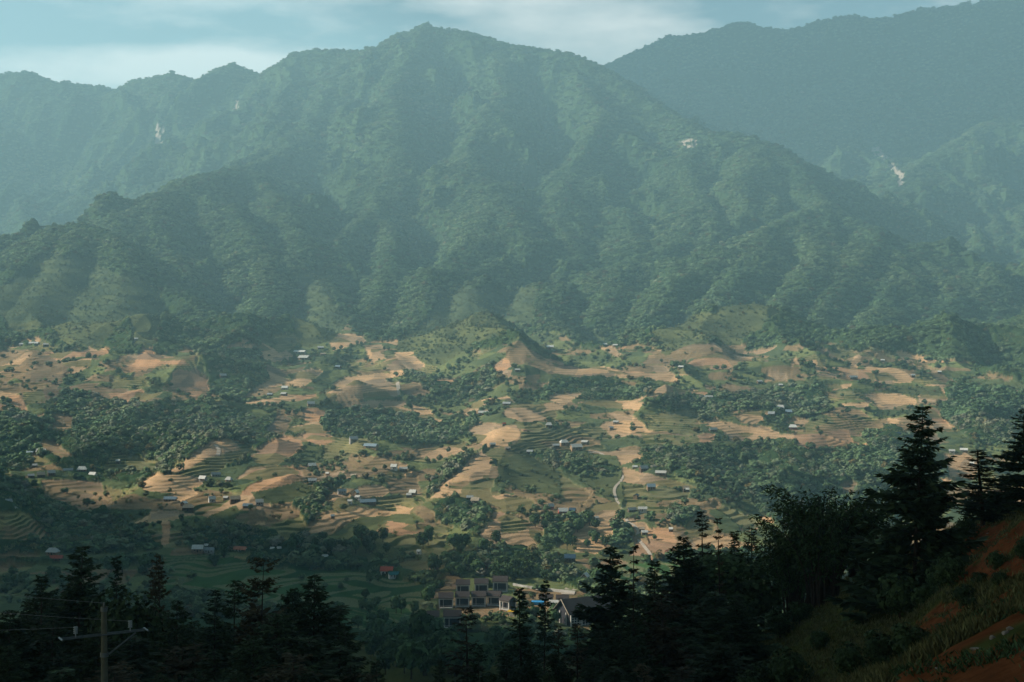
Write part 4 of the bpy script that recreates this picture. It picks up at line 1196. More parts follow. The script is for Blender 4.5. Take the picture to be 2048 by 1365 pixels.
BUNG = [(926,1188,27,.04,'left bungalow of the upper row of three with dark roofs'), (963,1186,27,.0,'middle bungalow of the upper row of three with dark roofs'), (1001,1183,29,-.06,'right bungalow of the upper row, its white balcony lowest'),
        (892,1216,29,.05,'leftmost dark roofed bungalow of the middle row, on orange earth'), (925,1213,28,.0,'second bungalow from the left in the middle row'), (958,1212,28,-.05,'third bungalow from the left in the middle row'), (989,1211,27,-.2,'fourth bungalow of the middle row, beside a tilted roof'),
        (1016,1220,26,-.75,'bungalow turned sideways at the right end of the middle row'), (863,1254,30,.05,'dark roofed bungalow on white stilts at the lower left corner of the resort'), (905,1256,34,.0,'bungalow of the lower row half hidden behind a thin conifer'),
        (1150,1238,30,-.3,'bungalow right of the yellow kiosk among conifers')]
for px, py, w, yw, lab in BUNG:
    o = b0 if first else copy_tree(b0); first = False
    x, y, z = hit(px, py, 560)
    s = w / F * y / 7.5
    o.location = (x, y, z + .3); o.scale = (s, s, s); o.rotation_euler = (0, 0, yw)
    tag(o, lab, 'bungalow', 'resort bungalows with dark roofs and white columns'); HSPOT.append((x, y, 9))
place_house(862,1296,34,'blue','blue grey long roof in the dark wood below the resort','long','grey',0.0)
place_house(1092,1203,34,'brown','low dark roof behind the bright blue tarpaulin','long','grey',-.1)
place_house(1125,1204,30,'brown','low dark roof right of the conifer behind the white window frame','long','grey',-.15)

def tarp():
    x, y, z = hit(1076, 1212, 560)
    r = empty('shelter', (x, y, z + .2), -.1)
    link('tarpaulin', Boxes().gable(-3.2, 3.2, -2.4, 2.0, 2.0, .5, .08).box(-3.2, 3.2, -2.4, -2.3, .5, 2.1).mesh('tarpaulin'), RM['sky'], r)
    for sx in (-1, 1):
        for sy in (-2.2, 1.8): link('post', Boxes().box(sx * 3.0 - .07, sx * 3.0 + .07, sy - .07, sy + .07, -1, 2.1).mesh('post'), WM['wood'], r)
    tag(r, 'bright blue tarpaulin shelter between two thin conifers in the resort', 'shelter')
tarp()
def kiosk():
    x, y, z = hit(1026, 1234, 560)
    r = empty('kiosk', (x, y, z + .2), -.2)
    link('roof', Boxes().gable(-2.4, 2.4, -1.9, 1.9, 2.5, .5, .12).mesh('roof'), RM['yellow'], r)
    link('wall', Boxes().box(-1.7, 1.7, .2, 1.6, -1, 2.6).mesh('wall'), WM['white'], r)
    for sx in (-1, 1):
        link('post', Boxes().box(sx * 2.0 - .12, sx * 2.0 + .12, -1.7, -1.46, -1, 2.6).mesh('post'), M_WPOST, r)
    tag(r, 'small kiosk with a yellow roof right of the resort bungalows', 'kiosk')
kiosk()
def framed_hut():
    x, y, z = hit(1108, 1219, 560)
    r = empty('cabin', (x, y, z + .2), -.25)
    link('wall', Boxes().box(-2.1, 2.1, -1.6, 1.6, -1, 3.4).mesh('wall'), WM['white'], r)
    link('roof', Boxes().gable(-2.5, 2.5, -2.0, 2.0, 3.4, 1.0, .14).mesh('roof'), RM['pale'], r)
    w = link('window', Boxes().box(-1.4, 1.4, -1.68, -1.6, .8, 2.6).mesh('window'), RM['teal'], r)
    link('frame', Boxes().box(-1.55, 1.55, -1.74, -1.66, 2.6, 2.75).box(-1.55, 1.55, -1.74, -1.66, .65, .8).box(-1.55, -1.4, -1.74, -1.66, .8, 2.6).box(1.4, 1.55, -1.74, -1.66, .8, 2.6).mesh('frame'), M_WPOST, w)
    tag(r, 'white cabin with a large framed window left of the big gabled hall', 'cabin')
framed_hut()
def hall():
    x, y, z = hit(1168, 1246, 560)
    r = empty('hall', (x, y, z + 1.5), .48)
    link('wall', Boxes().wall(-11, 11, -6, 6, -6, 5.2, 4.6).mesh('wall'), WM['dark'], r)
    link('roof', Boxes().gable(-12.5, 12.5, -7.6, 7.6, 4.6, 5.9, .4).mesh('roof'), RM['brown'], r)
    bg_ = Boxes()
    for s in (-1, 1):
        bg_.bar((-12.6, s * 7.6, 4.75), (-12.6, 0, 10.75), .26)
    link('bargeboard', bg_.mesh('bargeboard'), RM['tan'], r)
    la = Boxes()
    for k in range(15): la.box(-10.6 + k * 1.5, -10.35 + k * 1.5, -6.32, -6.1, -4.2, 3.0)
    for k in range(7): la.box(-10.7, 10.7, -6.36, -6.14, -4.2 + k * 1.15, -4.0 + k * 1.15)
    link('lattice_panel', la.mesh('lattice_panel'), M_WPOST, r)
    for k in range(5): link('column', Boxes().box(-11.2 + k * 5.5, -10.7 + k * 5.5, -6.9, -6.45, -7, 4.6).mesh('column'), M_WPOST, r)
    for k in (-1, 1): link('column', Boxes().box(-11.7, -11.3, k * 3 - .22, k * 3 + .22, -7, 5.0).mesh('column'), M_WPOST, r)
    tag(r, 'large gabled hall with dark roof and white lattice front half hidden by conifers', 'hall'); HSPOT.append((x, y, 24))
hall()
place_house(1240,1232,36,'white','white building seen in pieces between the conifers right of the hall','long','white',-.2)
place_house(1330,1216,34,'grey','grey building behind the white balustrade right of the hall','long','grey',-.1)

def strip_wall(name, pts, h, label, bal=False, cat='wall', ymin=0):
    P = []
    for (a0, b0_), (a1, b1_) in zip(pts[:-1], pts[1:]):
        for k in range(6):
            t = k / 6; P.append(hit(a0 + (a1 - a0) * t, b0_ + (b1_ - b0_) * t, ymin))
    P.append(hit(*pts[-1], ymin))
    # keep the line from jumping behind crests
    B = Boxes()
    for p, q in zip(P[:-1], P[1:]):
        if abs(p[1] - q[1]) > 30: continue
        n = len(B.v); d = Vector((q[0] - p[0], q[1] - p[1], 0)); d.normalize(); s = Vector((-d.y, d.x, 0)) * .2
        for w_, z_ in ((p, -1.2), (q, -1.2), (q, h), (p, h)):
            B.v.append((w_[0] - s.x, w_[1] - s.y, w_[2] + z_)); B.v.append((w_[0] + s.x, w_[1] + s.y, w_[2] + z_))
        i = [n + k for k in range(8)]
        B.f += [(i[0], i[2], i[4], i[6]), (i[1], i[7], i[5], i[3]), (i[6], i[4], i[5], i[7]), (i[0], i[6], i[7], i[1]), (i[2], i[3], i[5], i[4])]
    if bal:
        r = empty(name, (0, 0, 0)); link('base_wall', B.mesh('base_wall'), WM['grey'], r)
        R2 = Boxes()
        for p, q in zip(P[:-1], P[1:]):
            if abs(p[1] - q[1]) > 30: continue
            L = math.hypot(p[0] - q[0], p[1] - q[1]); k = max(2, int(L / .8))
            for j in range(k):
                t = j / k; c = [p[m_] + (q[m_] - p[m_]) * t for m_ in range(3)]
                R2.box(c[0] - .14, c[0] + .14, c[1] - .14, c[1] + .14, c[2] + h, c[2] + h + 1.1)
            R2.bar((p[0], p[1], p[2] + h + 1.2), (q[0], q[1], q[2] + h + 1.2), .18)
        link('balustrade', R2.mesh('balustrade'), M_WPOST, r)
    else:
        r = link(name, B.mesh(name), WM['grey'] if 'grey' in label else M_WPOST)
    tag(r, label, cat)
    return r
strip_wall('retaining_wall', [(1114,1139),(1140,1144),(1170,1151),(1186,1157)], 1.3, 'pale retaining wall running down to the white gabled house', ymin=600)
strip_wall('retaining_wall', [(1026,1172),(1045,1176),(1075,1180),(1110,1184),(1150,1188)], 1.5, 'low stone wall behind the resort, right of the upper bungalows', ymin=600)
strip_wall('balustrade_wall', [(1290,1243),(1330,1245),(1370,1246)], 2.2, 'terrace wall with a white balustrade seen through the conifers', True, ymin=560)

# tracks as ribbons laid on the ground
M_PATH = plain_mat('pale_track', (.36, .31, .25), .95, .15, .5)
M_REDP = plain_mat('orange_earth_track', (.36, .17, .08), .95, .2, .5)
def track(pts, w, label, mat=M_PATH, ymin=600):
    Pn = []
    for (a0, b0_), (a1, b1_) in zip(pts[:-1], pts[1:]):
        for k in range(5):
            t = k / 5; Pn.append(hit(a0 + (a1 - a0) * t, b0_ + (b1_ - b0_) * t, ymin)[:2])
    Pn.append(hit(*pts[-1], ymin)[:2]); Pn = np.array(Pn)
    Ps = Pn.copy()
    for _ in range(2): Ps[1:-1] = (Ps[:-2] + 2 * Ps[1:-1] + Ps[2:]) / 4
    fine = np.concatenate([Ps[i] + (Ps[i + 1] - Ps[i]) * np.linspace(0, 1, 6)[:-1, None] for i in range(len(Ps) - 1)])
    d = np.gradient(fine, axis=0); d /= np.linalg.norm(d, axis=1, keepdims=True) + 1e-9; s = np.stack([-d[:, 1], d[:, 0]], 1)
    v = []
    for k in np.linspace(-1, 1, 5):
        q = fine + s * w / 2 * k; v.append(np.column_stack([q, ground(q[:, 0], q[:, 1]) + .30]))
    V = np.concatenate(v); n = len(fine); f = [(a_ * n + i, a_ * n + i + 1, (a_ + 1) * n + i + 1, (a_ + 1) * n + i) for a_ in range(4) for i in range(n - 1)]
    for q_ in fine[::3]: HSPOT.append((float(q_[0]), float(q_[1]), 3.0))
    o = link('path', mesh_from_np('path', V, np.array(f)), mat); tag(o, kind='structure')
track([(1238,945),(1246,955),(1240,965),(1230,975),(1228,985),(1234,1003),(1245,1015),(1246,1030),(1256,1045),(1272,1055),(1278,1064),(1272,1075),(1288,1093),(1302,1112)], 2.1, '')
track([(1170,905),(1200,905),(1220,920),(1232,935)], 2.2, '')
track([(708,1122),(725,1125),(737,1132),(735,1140)], 4.5, '')
track([(1046,1100),(1036,1112),(1028,1120),(1020,1130)], 5.0, '', M_REDP)
track([(795,765),(797,780),(800,792)], 4, '')
track([(432,890),(438,900),(436,912)], 3, '')
track([(1135,1190),(1140,1180),(1155,1172),(1165,1166)], 7.0, '')

# ------------------------------------------------------------------ woods (after the houses and tracks, so that they stand clear of them)
d_val = np.zeros(12); d_val[[0, 1, 2, 3, 4, 5, 6, 7, 8, 9, 11]] = [.95, .97, .28, .010, .010, .06, .07, .12, .015, .02, .25]
d_mtn = np.zeros(12); d_mtn[[0, 1, 2, 3, 4, 5, 6, 7, 9]] = [.96, .97, .46, .006, .006, .06, .08, .55, .0]
o_, n_a = forest('woodland', -720, 720, 640, 1300, 4.4, d_val, 5.7, 21, 'woods and hedges among the terraced fields')
o_, n_b = forest('woodland', -1050, 1050, 1300, 2050, 5.6, d_mtn, 6.3, 22, 'green woods climbing from the upper fields to the mountain foot', wide=1.15)
o_, n_c = forest('forest', -1700, 1700, 2050, 3500, 7.8, d_mtn, 6.8, 23, 'dense forest on the lower mountain flanks', wide=1.4)
o_, n_d = forest('forest', -2400, 2400, 3500, 5400, 12.2, d_mtn, 9.2, 24, 'hazy forest on the high mountain and the left range', wide=1.5)
o_, n_e = forest('forest', 200, 3000, 4700, 6400, 16, d_mtn, 10, 25, 'faint forest on the far right range', wide=1.5)


# ------------------------------------------------------------------ conifers and other near trees
M_NEED = foliage_mat('dark_needles', (.034, .052, .024), .5)
M_NEED2 = foliage_mat('brownish_needles', (.052, .044, .022), .5)
M_LEAF = foliage_mat('dark_leaves', (.042, .066, .026), .45)
M_GREEN = foliage_mat('green_leaves', (.050, .090, .036), .4)
M_BAMB = foliage_mat('bamboo_leaves', (.046, .074, .028), .5)
KINDS = {}
def make_kind(name, accs, leafm):
    A, C = accs
    tm = A.mesh('trunk', True); tm.materials.append(M_BARK)
    cm = C.mesh('crown'); cm.materials.append(leafm)
    v = C.get()[0]
    KINDS[name] = (tm, cm, float(max(v[:, 2].max(), A.get()[0][:, 2].max())), float(np.percentile(np.hypot(v[:, 0], v[:, 1]), 97)))
make_kind('dense', conifer(1, 16, 3.9, .38, .74, 1.4, .05, .02, .22), M_NEED)
make_kind('dense2', conifer(2, 16, 3.5, .40, .66, 1.3, .10, .03, .28), M_NEED)
make_kind('broad', conifer(3, 16, 4.8, .38, .62, 1.3, .08, .02, .20), M_NEED)
make_kind('tiered', conifer(4, 15, 2.2, .75, .60, .9, .22, .10, .12), M_NEED2)
make_kind('spire', conifer(5, 15, 1.75, .42, .6, 1.3, .10, .08, .20), M_NEED)
make_kind('spire2', conifer(6, 15, 1.5, .52, .5, 1.1, .22, .10, .10, .02), M_NEED2)
make_kind('crooked', conifer(8, 14, 2.3, .55, .35, 1.0, .18, .10, .10, .03), M_NEED2)
make_kind('bare', conifer(7, 14, .55, .9, .3, .35, .35, .3, .05), M_NEED2)
make_kind('round', broadleaf(31, 10, 80, 60, .030, 1.05), M_LEAF)
make_kind('round2', broadleaf(32, 10, 80, 60, .030, .9), M_LEAF)
make_kind('bush', broadleaf(33, 3, 40, 36, .055, .75), M_LEAF)
make_kind('bamboo', bamboo(41, 9, 90, 170, .019, .40), M_BAMB)
def near_tree(name, kind, px, py, Y, wpx, label, cat='tree', group=None, rz=None, base_py=None):
    tm, cm, H0, R0 = KINDS[kind]
    x, y, zt_ = pix(px, py, Y)
    g = float(ground(x, y)[0]) if base_py is None else pix(px, base_py, Y)[2]
    H = zt_ - g
    if H < .8: H = .8
    s = H / H0; sx = (wpx / 2 / F * Y) / R0 if wpx else s
    r = empty(name, (x, y, g), random.uniform(0, 6.28) if rz is None else rz)
    sx *= 1.12
    r.scale = (sx, sx, s)
    for nm, me in (('trunk', tm), ('crown', cm)): link(nm, me, None, r)
    tag(r, label, cat, group)
    return r
random.seed(11)
RG = 'tall conifers standing on the right hand slope'
LG = 'dark conifers rising from the lower left corner'
CG = 'thin conifers in front of the resort'
MG = 'dark conifers massed in the lower right centre'
TREES = [
 # name kind px py Y w label group
 ('conifer','dense',1832,812,84,225,'tallest dark conifer on the right, standing between grass slope and red bank',RG),
 ('conifer','spire',1966,900,100,110,'small dark conifer between the tallest one and the right edge',RG),
 ('conifer','dense2',2056,818,96,120,'dark conifer cut off by the right edge of the view',RG),
 ('conifer','dense2',2004,955,112,85,'low dark conifer squeezed between the small one and the right edge',RG),
 ('conifer','dense',150,1094,105,210,'broad dark conifer with a pointed top before the red roofed building',LG),
 ('conifer','spire',241,1112,112,70,'thin dark conifer right of the broad pointed one at lower left',LG),
 ('conifer','spire2',300,1118,108,70,'thin brownish spire, left one of a close pair at lower left',LG),
 ('conifer','spire2',328,1108,100,62,'thin reddish brown spire, right one of a close pair at lower left',LG),
 ('conifer','dense2',72,1150,95,170,'dark conifer at the far left behind the upper wire',LG),
 ('conifer','broad',12,1222,80,190,'dark conifer at the left edge crossed by both wires',LG),
 ('conifer','round',262,1175,95,190,'dark rounded tree right behind the top of the utility pole',LG),
 ('conifer','dense',345,1200,92,160,'dark conifer right of the utility pole crossarm',LG),
 ('conifer','crooked',524,1112,104,120,'crooked topped conifer leaning left above the paddies',LG),
 ('conifer','dense2',472,1160,112,150,'dark conifer left of the crooked topped one',LG),
 ('conifer','dense',632,1152,100,190,'broad dark conifer right of the crooked topped one',LG),
 ('conifer','broad',560,1225,84,220,'very broad dark conifer below the crooked topped one',LG),
 ('conifer','dense2',700,1262,95,150,'dark conifer at the right end of the lower left clump',LG),
 ('conifer','spire',742,1322,100,80,'lowest small conifer right of the lower left clump',LG),
 ('conifer','tiered',930,1212,118,120,'see-through conifer in front of the lower bungalows',CG),
 ('conifer','spire',1046,1176,112,84,'slender dark conifer left of the blue tarpaulin shelter',CG),
 ('conifer','spire',1088,1162,150,60,'slender dark conifer right of the blue tarpaulin shelter',CG),
 ('conifer','dense2',885,1318,100,80,'low conifer at the bottom left of the resort',CG),
 ('conifer','spire2',1128,1250,120,60,'low thin conifer under the white framed cabin',CG),
 ('conifer','dense',1226,1092,128,170,'broad conifer with open tiers right of the big hall',MG),
 ('dead_tree','bare',1262,1090,105,34,'bare dead spike of a conifer standing above the mass',MG),
 ('conifer','tiered',1412,1024,120,96,'open tiered conifer top rising over orange fields',MG),
 ('dead_tree','bare',1438,1034,112,26,'thin bare spike right of the open tiered conifer top',MG),
 ('conifer','spire',1478,1062,130,70,'small pointed conifer right of the thin bare spike',MG),
 ('conifer','spire2',1512,1056,125,60,'thin conifer at the left foot of the bamboo clump',MG),
 ('conifer','dense',1380,1074,115,180,'dark conifer under the open tiered top',MG),
 ('conifer','dense2',1300,1120,110,140,'dark conifer left of the tiered one, behind the dead spike',MG),
 ('conifer','round2',1470,1095,118,220,'dark rounded tree under the small pointed conifer',MG),
 ('conifer','crooked',1325,1180,95,120,'bent conifer in the middle of the lower right mass',MG),
 ('conifer','spire',1270,1180,98,90,'slender conifer below the bare dead spike',MG),
 ('bamboo','bamboo',1645,968,108,235,'big feathery clump of dark bamboo beside the tallest conifer',None),
 ('bamboo','bamboo',1590,1040,112,150,'smaller bamboo clump on the left of the big one',None),
 ('bamboo','bamboo',1715,1010,112,120,'small bamboo clump between the big one and the tallest conifer',None),
]
for nm, kd, px, py, Y, w, lab, grp in TREES:
    cat = {'conifer': 'tree', 'dead_tree': 'dead tree', 'bamboo': 'bamboo'}[nm]
    near_tree('tree' if kd.startswith('round') else nm, kd, px, py, Y, w, lab, cat, grp, base_py=(1300 if (px, py) == (1832, 812) else None))
# fill of the same dark growth; nothing in the photo tells these apart
fill_l = [(30,1290,78,170),(110,1240,88,170),(190,1262,78,170),(280,1280,82,160),(360,1290,88,150),(420,1230,100,150),(440,1300,84,150),(500,1280,80,160),(640,1280,84,170),(590,1310,78,150),(690,1330,80,130),(400,1345,60,140),(320,1350,60,140),(100,1340,60,150),(540,1345,64,140),(0,1345,60,150)]
fill_c = [(960,1290,96,110),(1010,1300,90,120),(1060,1290,90,120),(1110,1300,96,120),(1160,1250,104,120),(1200,1260,96,130),(1180,1320,84,130),(1240,1250,100,130),(1280,1270,92,130),(1330,1250,98,130),(1400,1170,104,150),(1440,1190,98,150),(1480,1190,96,140),(1440,1290,80,150),(1300,1330,78,130),(1470,1290,84,130),(1230,1340,76,130),(1090,1345,78,120),(980,1345,80,110),(1360,1330,74,140)]
fill_l += [(50,1195,120,150),(100,1185,118,150),(200,1190,116,150),(290,1215,112,150),(385,1245,108,140),(430,1180,122,110),(590,1175,116,130),(660,1215,108,140),(225,1330,66,160),(150,1345,60,150),(470,1345,66,150),(620,1345,70,150),(680,1300,88,140),(720,1345,80,120),(270,1240,98,160)]
for i, (px, py, Y, w) in enumerate(fill_l):
    w = w * 1.15
    near_tree('conifer', ['dense', 'dense2', 'broad', 'spire', 'crooked'][i % 5], px, py, Y, w, ('%s conifer %s' % (['dense', 'layered', 'broad', 'slender', 'crooked'][i % 5], 'in the shaded clump left of the utility pole' if px < 200 else ('in the shaded clump right of the utility pole' if px < 420 else ('under the crooked topped conifer' if px < 600 else 'at the right end of the lower left clump'))) + (', low at the bottom edge' if py > 1300 else '')), 'tree', 'shaded conifers filling the lower left clump')
for i, (px, py, Y, w) in enumerate(fill_c):
    near_tree('conifer', ['dense2', 'spire', 'dense', 'broad', 'tiered'][i % 5], px, py, Y, w * (.8 if i < 7 else 1), ('%s conifer %s' % (['layered', 'slender', 'dense', 'broad', 'open tiered'][i % 5], 'in the dark growth below the bungalows' if px < 1130 else ('in the shaded mass below the hall' if px < 1290 else 'in the shaded mass left of the bamboo')) + (', low at the bottom edge' if py > 1310 else (', high in the mass' if py < 1200 else ''))), 'tree', 'shaded conifers filling the lower right mass')

# bushes on the near slope and bank
BUSH = [(1560,1215,104,60),(1600,1190,104,50),(2000,1215,62,45),(1940,1235,60,50),(2048,1195,64,45),(1990,1190,66,40),(1890,1275,58,50),(1780,1140,98,70),(1760,1180,96,60),(1880,1180,84,70),(1850,1240,78,80),(1900,1250,70,80),(1800,1260,80,90),(1640,1310,84,50),(1880,1120,80,70),(1905,1100,82,50),(1930,1180,64,60),(1960,1150,66,40),(1820,1330,58,90),(1760,1340,60,80),(1700,1350,62,70),(1540,1300,80,90),(1580,1340,72,80),(1500,1340,76,90),(1905,1050,92,50),(1935,1030,96,60)]
for i, (px, py, Y, w) in enumerate(BUSH):
    tm, cm, H0, R0 = KINDS['bush']; x, y, z = pix(px, py, Y); g = float(ground(x, y)[0])
    r = empty('bush', (x, y, g - .15), random.uniform(0, 6)); s = w / 2 / F * Y / R0 * random.uniform(.8, 1.1)
    r.scale = (s, s, s * random.uniform(.8, 1.2))
    for nm, me in (('stem', tm), ('foliage', cm)): link(nm, me, None, r)
    tag(r, (['tiny', 'low', 'round', 'ragged'][i % 4] + ' bush on the grass slope under the bamboo' if px < 1720 else (['round', 'low', 'spreading', 'dense', 'scruffy', 'leafy', 'ragged'][i % 7] + ' dark bush under the tallest conifer' if px < 1900 else ['grassy', 'leafy', 'ragged'][i % 3] + ' bush %sbetween the two strips of red earth' % ('far up ' if py < 1110 else ('halfway down ' if py < 1200 else '')))) + (', near the bottom edge' if py > 1290 else ''), 'bush', 'small dark bushes on the right hand slope')

# trees of the middle distance, one object each (the largest in the view)
MID = [broadleaf(51, 1, 26, 15, .12, 1.0), broadleaf(52, 1, 26, 15, .12, 1.2), broadleaf(53, 1, 28, 15, .12, .9), bamboo(54, 1, 26, 18, .085), conifer(55, 1 * 12, 2.2, .7, .8, .5, .08, .08, .2)]
MIDM = []
for k, (A, C) in enumerate(MID):
    v1, f1 = A.get(); v2, f2 = C.get(); v, f = join_np([(v1, f1), (v2, f2)])
    if k == 4: v = v / 12.0
    me = mesh_from_np('tree', v, f, False); me.materials.append(M_BARK); me.materials.append(M_GREEN)
    mi = np.concatenate([np.zeros(len(f1)), np.ones(len(f2))]).astype(np.int32); me.polygons.foreach_set('material_index', mi); MIDM.append(me)
cand = []
r = np.random.default_rng(77)
def midtree(px, py, h, ymin=150, k=None, label=None, where='', X0=0, X1=0):
    x, y, z = hit(px, py, ymin)
    if any(abs(x - a) < L * .55 + 1 and -4 < y - b < 9 for a, b, L in HSPOT): return
    k = int(r.choice([0, 1, 2, 2, 0, 3])) if k is None else k
    o = link('bamboo' if k == 3 else ('conifer' if k == 4 else 'tree'), MIDM[k], None)
    o.location = (x, y, z - .4); w = h * r.uniform(.85, 1.2); o.scale = (w, w, h); o.rotation_euler = (0, 0, r.uniform(0, 6.28))
    if True:
        kindw = {3: 'feathery bamboo clump', 4: 'narrow dark conifer', 1: 'tall oval tree', 2: 'low round tree'}.get(k, 'round leafy tree')
        size = 'tallest' if h > 11 else 'large' if h > 9.7 else ('small' if h < 8 else 'middle sized')
        side = 'left' if px < (X0 + X1) / 2 else 'right'
        tag(o, '%s %s, %s part of %s' % (size, kindw, side, where), 'bamboo' if k == 3 else 'tree', 'trees of ' + where)
def region(n, x0, x1, y0, y1, h, ymin=150, ks=None, where=''):
    for _ in range(n):
        midtree(r.uniform(x0, x1), r.uniform(y0, y1), h * r.uniform(.7, 1.3), ymin, ks, None, where, x0, x1)
region(84, 740, 1420, 1282, 1362, 9, 330, where='the dark wood below the bungalows')
region(40, 500, 860, 1225, 1330, 9, 330, where='the dark wood below the green paddies')
region(22, 0, 340, 1140, 1260, 10, 400, where='the shaded wood at the left edge')
region(16, 860, 1010, 1126, 1160, 10, 600, where='the dark trees above the bungalows')
region(14, 1000, 1110, 1110, 1165, 11, 600, 3, where='the pale bamboo slope above the resort')
region(5, 1020, 1120, 1235, 1262, 7, 560, where='the trees between cabin and hall')
region(8, 830, 880, 1160, 1215, 7, 560, where='the trees left of the bungalows')
region(16, 330, 760, 1100, 1135, 9, 600, where='the hedge above the paddies')
region(10, 1180, 1340, 1165, 1215, 8, 560, where='the trees beside the retaining wall')
region(10, 700, 760, 1150, 1250, 6, 500, where='the paddy margin left of the resort')
region(26, 400, 1000, 1080, 1110, 9, 700, where='the tree line under the lowest sunlit fields')
region(26, 1060, 1250, 1040, 1105, 8, 700, where='the wooded gully under the winding track')

# rough grass on the near slope (nobody could count it)
def grass(name, n, test, hmin, hmax, col_, label, y0, y1, lean=.5):
    rr = np.random.default_rng(len(name) + n)
    y = y0 * (y1 / y0) ** rr.uniform(size=n * 4); px = rr.uniform(1380, 2300, n * 4); x = (px - 1024) / F * y
    cls = at_grid(CV, x, y); m = test(cls, rr, x, y); x, y = x[m][:n], y[m][:n]; z = ground(x, y); n = len(x); B = 5
    x = np.repeat(x, B) + rr.normal(size=n * B) * .12; y = np.repeat(y, B) + rr.normal(size=n * B) * .12; z = np.repeat(z, B) - .05
    h = rr.uniform(hmin, hmax, n * B); an = rr.uniform(0, 6.28, n * B)
    P = np.stack([x, y, z], 1); d = unit(np.stack([np.cos(an) * lean, np.sin(an) * lean, np.ones(n * B)], 1))
    Qd = sprays(P, d, h, h * .045 + .010, rr.normal(size=(n * B, 3)))
    f = np.arange(n * B * 4).reshape(-1, 4)
    o = link(name, mesh_from_np(name, Qd.reshape(-1, 3), f, False), foliage_mat(name + '_blades', col_, .5)); tag(o, label, None, None, 'stuff')
grass('grass', 52000, lambda c, q, x, y: (c == 11), .12, .34, (.098, .096, .040), 'rough olive grass on the shaded right hand slope', 26, 190)
grass('weeds', 15000, lambda c, q, x, y: (c == 10) & (q.uniform(size=len(c)) < .7) & (fbm(x / 1.6, y / 2.2, 3, 95) > .02), .05, .20, (.05, .085, .035), 'green weeds sprouting on the red earth bank', 12, 100, 1.0)

def stone(px, py, s):
    q_up = py < 1120
    x, y, z = hit(px, py, 20)
    bm_v, bm_f = [], []
    import bmesh
    bm = bmesh.new(); bmesh.ops.create_icosphere(bm, subdivisions=2, radius=s)
    rr = random.Random(int(px + py))
    ph = [rr.uniform(0, 6) for _ in range(3)]
    for v in bm.verts:
        c = v.co / s
        k = 1 + .22 * math.sin(3 * c.x + ph[0]) + .18 * math.sin(4 * c.y + ph[1]) + .12 * math.sin(5 * c.z + ph[2])
        v.co = Vector((v.co.x * k * 1.3, v.co.y * k, v.co.z * k * .6))
    me = bpy.data.meshes.new('stone'); bm.to_mesh(me); bm.free()
    o = link('stone', me, M_STONE); o.location = (x, y, z + s * .2); o.rotation_euler = (0, 0, rr.uniform(0, 6))
    tag(o, 'small pale stone lying on the red earth bank' + (', upper strip' if q_up else ', near the lower right corner'), 'stone', 'pale stones on the near bank')
M_STONE = plain_mat('pale_stone', (.22, .18, .15), .9, .35, 8)
for q in [(2012,1268),(1985,1250),(1950,1300),(1760,1322),(1898,1290),(2020,1300),(1875,1340),(1985,1330),(1930,1085),(1975,1068)]:
    stone(q[0], q[1], random.uniform(.03, .075))

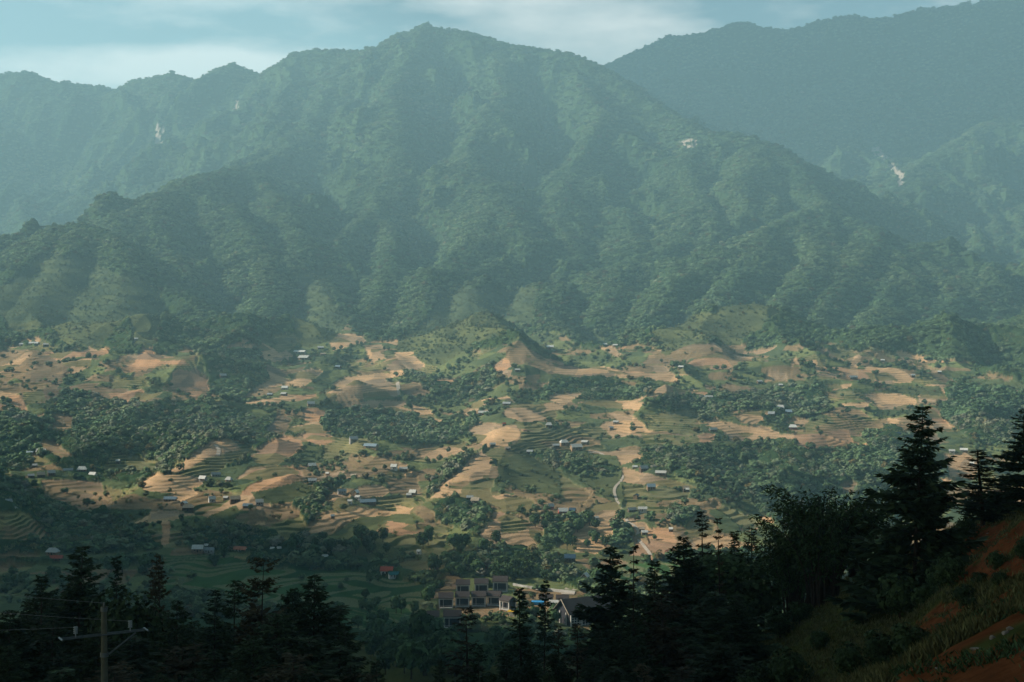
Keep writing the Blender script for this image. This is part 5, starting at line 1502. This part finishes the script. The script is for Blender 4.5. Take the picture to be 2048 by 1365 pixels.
# ------------------------------------------------------------------ utility pole and wires
def pole():
    m_c, nt, b = new_mat('pole_concrete'); b.inputs['Base Color'].default_value = (.30, .27, .19, 1)
    M_C = plain_mat('weathered_pole_concrete', (.10, .10, .07), .85, .2, 5); M_ST = plain_mat('galvanised_steel', (.12, .14, .14), .45, .2, 9)
    M_ST.node_tree.nodes['Principled BSDF'].inputs['Metallic'].default_value = .5
    M_PO = plain_mat('porcelain', (.25, .27, .26), .3, .05, 9)
    Y = 45.0
    x, y, ztop = pix(208, 1213, Y); g = float(ground(x, y)[0]); h = ztop - g
    r = empty('utility_pole', (x, y, g))
    A = Acc(); A.tube([(0, 0, -1), (0, 0, h * .5), (0, 0, h)], [.15, .115, .085], 20); link('pole', A.mesh('pole', True), M_C, r)
    za = pix(208, 1269, Y)[2] - g
    yaw = math.radians(31); c, s = math.cos(yaw), math.sin(yaw)
    def P(u, v, z_): return (u * c - v * s, u * s + v * c, z_)
    L = 1.36
    arm = Boxes()
    for v in (-.11, .11):
        arm.bar(P(-L, v, za), P(L, v, za), .024)
    arm.bar(P(-L, -.24, za), P(-L, .24, za), .035); arm.bar(P(L, -.24, za), P(L, .24, za), .035)
    link('crossarm', arm.mesh('crossarm'), M_ST, r)
    link('brace', Boxes().bar(P(.12, -.14, za - .62), P(.98, -.14, za - .04), .032).mesh('brace'), M_ST, r)
    A = Acc(); A.tube([(0, 0, za - .72), (0, 0, za - .58)], [.13, .13], 20); link('collar', A.mesh('collar', True), M_ST, r)
    A = Acc(); A.tube([(0, 0, h - .16), (0, 0, h - .02)], [.105, .105], 20); link('collar', A.mesh('collar', True), M_ST, r)
    link('top_bracket', Boxes().bar((0, 0, h - .05), (0, 0, h + .12), .03).bar((-.10, 0, h - .1), (.12, 0, h - .06), .03).mesh('top_bracket'), M_ST, r)
    def insulator(u):
        o = Acc(); rr_ = []; zz = []
        z0 = za + .06
        pts = []; rad = []
        for k in range(4):
            b_ = z0 + .06 + k * .062
            pts += [(0, 0, b_), (0, 0, b_ + .012), (0, 0, b_ + .034), (0, 0, b_ + .045)]; rad += [.022, .072, .062, .022]
        pts = [tuple(np.array(P(u, 0, 0)) + np.array(p)) for p in pts]
        o.tube([P(u, 0, z0 - .06), P(u, 0, z0 + .05)], [.02, .02], 6); o.tube(pts, rad, 14)
        link('insulator', o.mesh('insulator', True), M_PO, r)
    insulator(-.90); insulator(.84)
    tag(r, 'grey concrete utility pole with steel crossarm before the dark trees', 'utility pole')
    M_W = plain_mat('wire_aluminium', (.10, .11, .11), .5, .1, 9)
    org = Vector((x, y, g))
    def wire(a, bpx, label):
        a = org + Vector(a); b_ = Vector(pix(*bpx)); A = Acc(); pts = []
        for k in range(25):
            t = k / 24; p = a.lerp(b_, t); p.z -= .35 * math.sin(math.pi * t); pts.append(tuple(p))
        A.tube(pts, [.007] * 25, 5); o = link('wire', A.mesh('wire', True), M_W); tag(o, label, 'wire', 'power wires running to the left')
    wire((0, 0, h + .10), (-420, 1100, 54), 'uppermost thin wire, running left from the pole top')
    wire(P(.84, 0, za + .33), (-420, 1150, 54), 'middle thin wire, running left from the right insulator')
    wire(P(-.90, 0, za + .33), (-420, 1222, 50), 'lowest thin wire, running left from the left insulator')
pole()

# ------------------------------------------------------------------ haze
def haze():
    x0, x1, y0, y1 = -9900, 9900, -400, 9700
    top = max(float(Z2.max()), CZ) + 60; bot = float(Z2.min()) - 1.0
    v = [(x0, y0, bot), (x1, y0, bot), (x1, y1, bot), (x0, y1, bot), (x0, y0, top), (x1, y0, top), (x1, y1, top), (x0, y1, top)]
    f = [(0, 3, 2, 1), (4, 5, 6, 7), (0, 1, 5, 4), (1, 2, 6, 5), (2, 3, 7, 6), (3, 0, 4, 7)]
    me = bpy.data.meshes.new('haze'); me.from_pydata(v, [], f); me.update()
    m = bpy.data.materials.new('haze_air'); m.use_nodes = True
    nt = m.node_tree; nt.nodes.clear()
    o = N(nt, 'ShaderNodeOutputMaterial'); pv = N(nt, 'ShaderNodeVolumePrincipled')
    pv.inputs['Color'].default_value = (.42, .72, .86, 1)
    pv.inputs['Density'].default_value = 1.6e-4
    pv.inputs['Anisotropy'].default_value = 0.1
    nt.links.new(pv.outputs[0], o.inputs['Volume'])
    ob = link('haze', me, m); tag(ob, 'pale blue haze filling the valley', None, None, 'stuff')
haze()
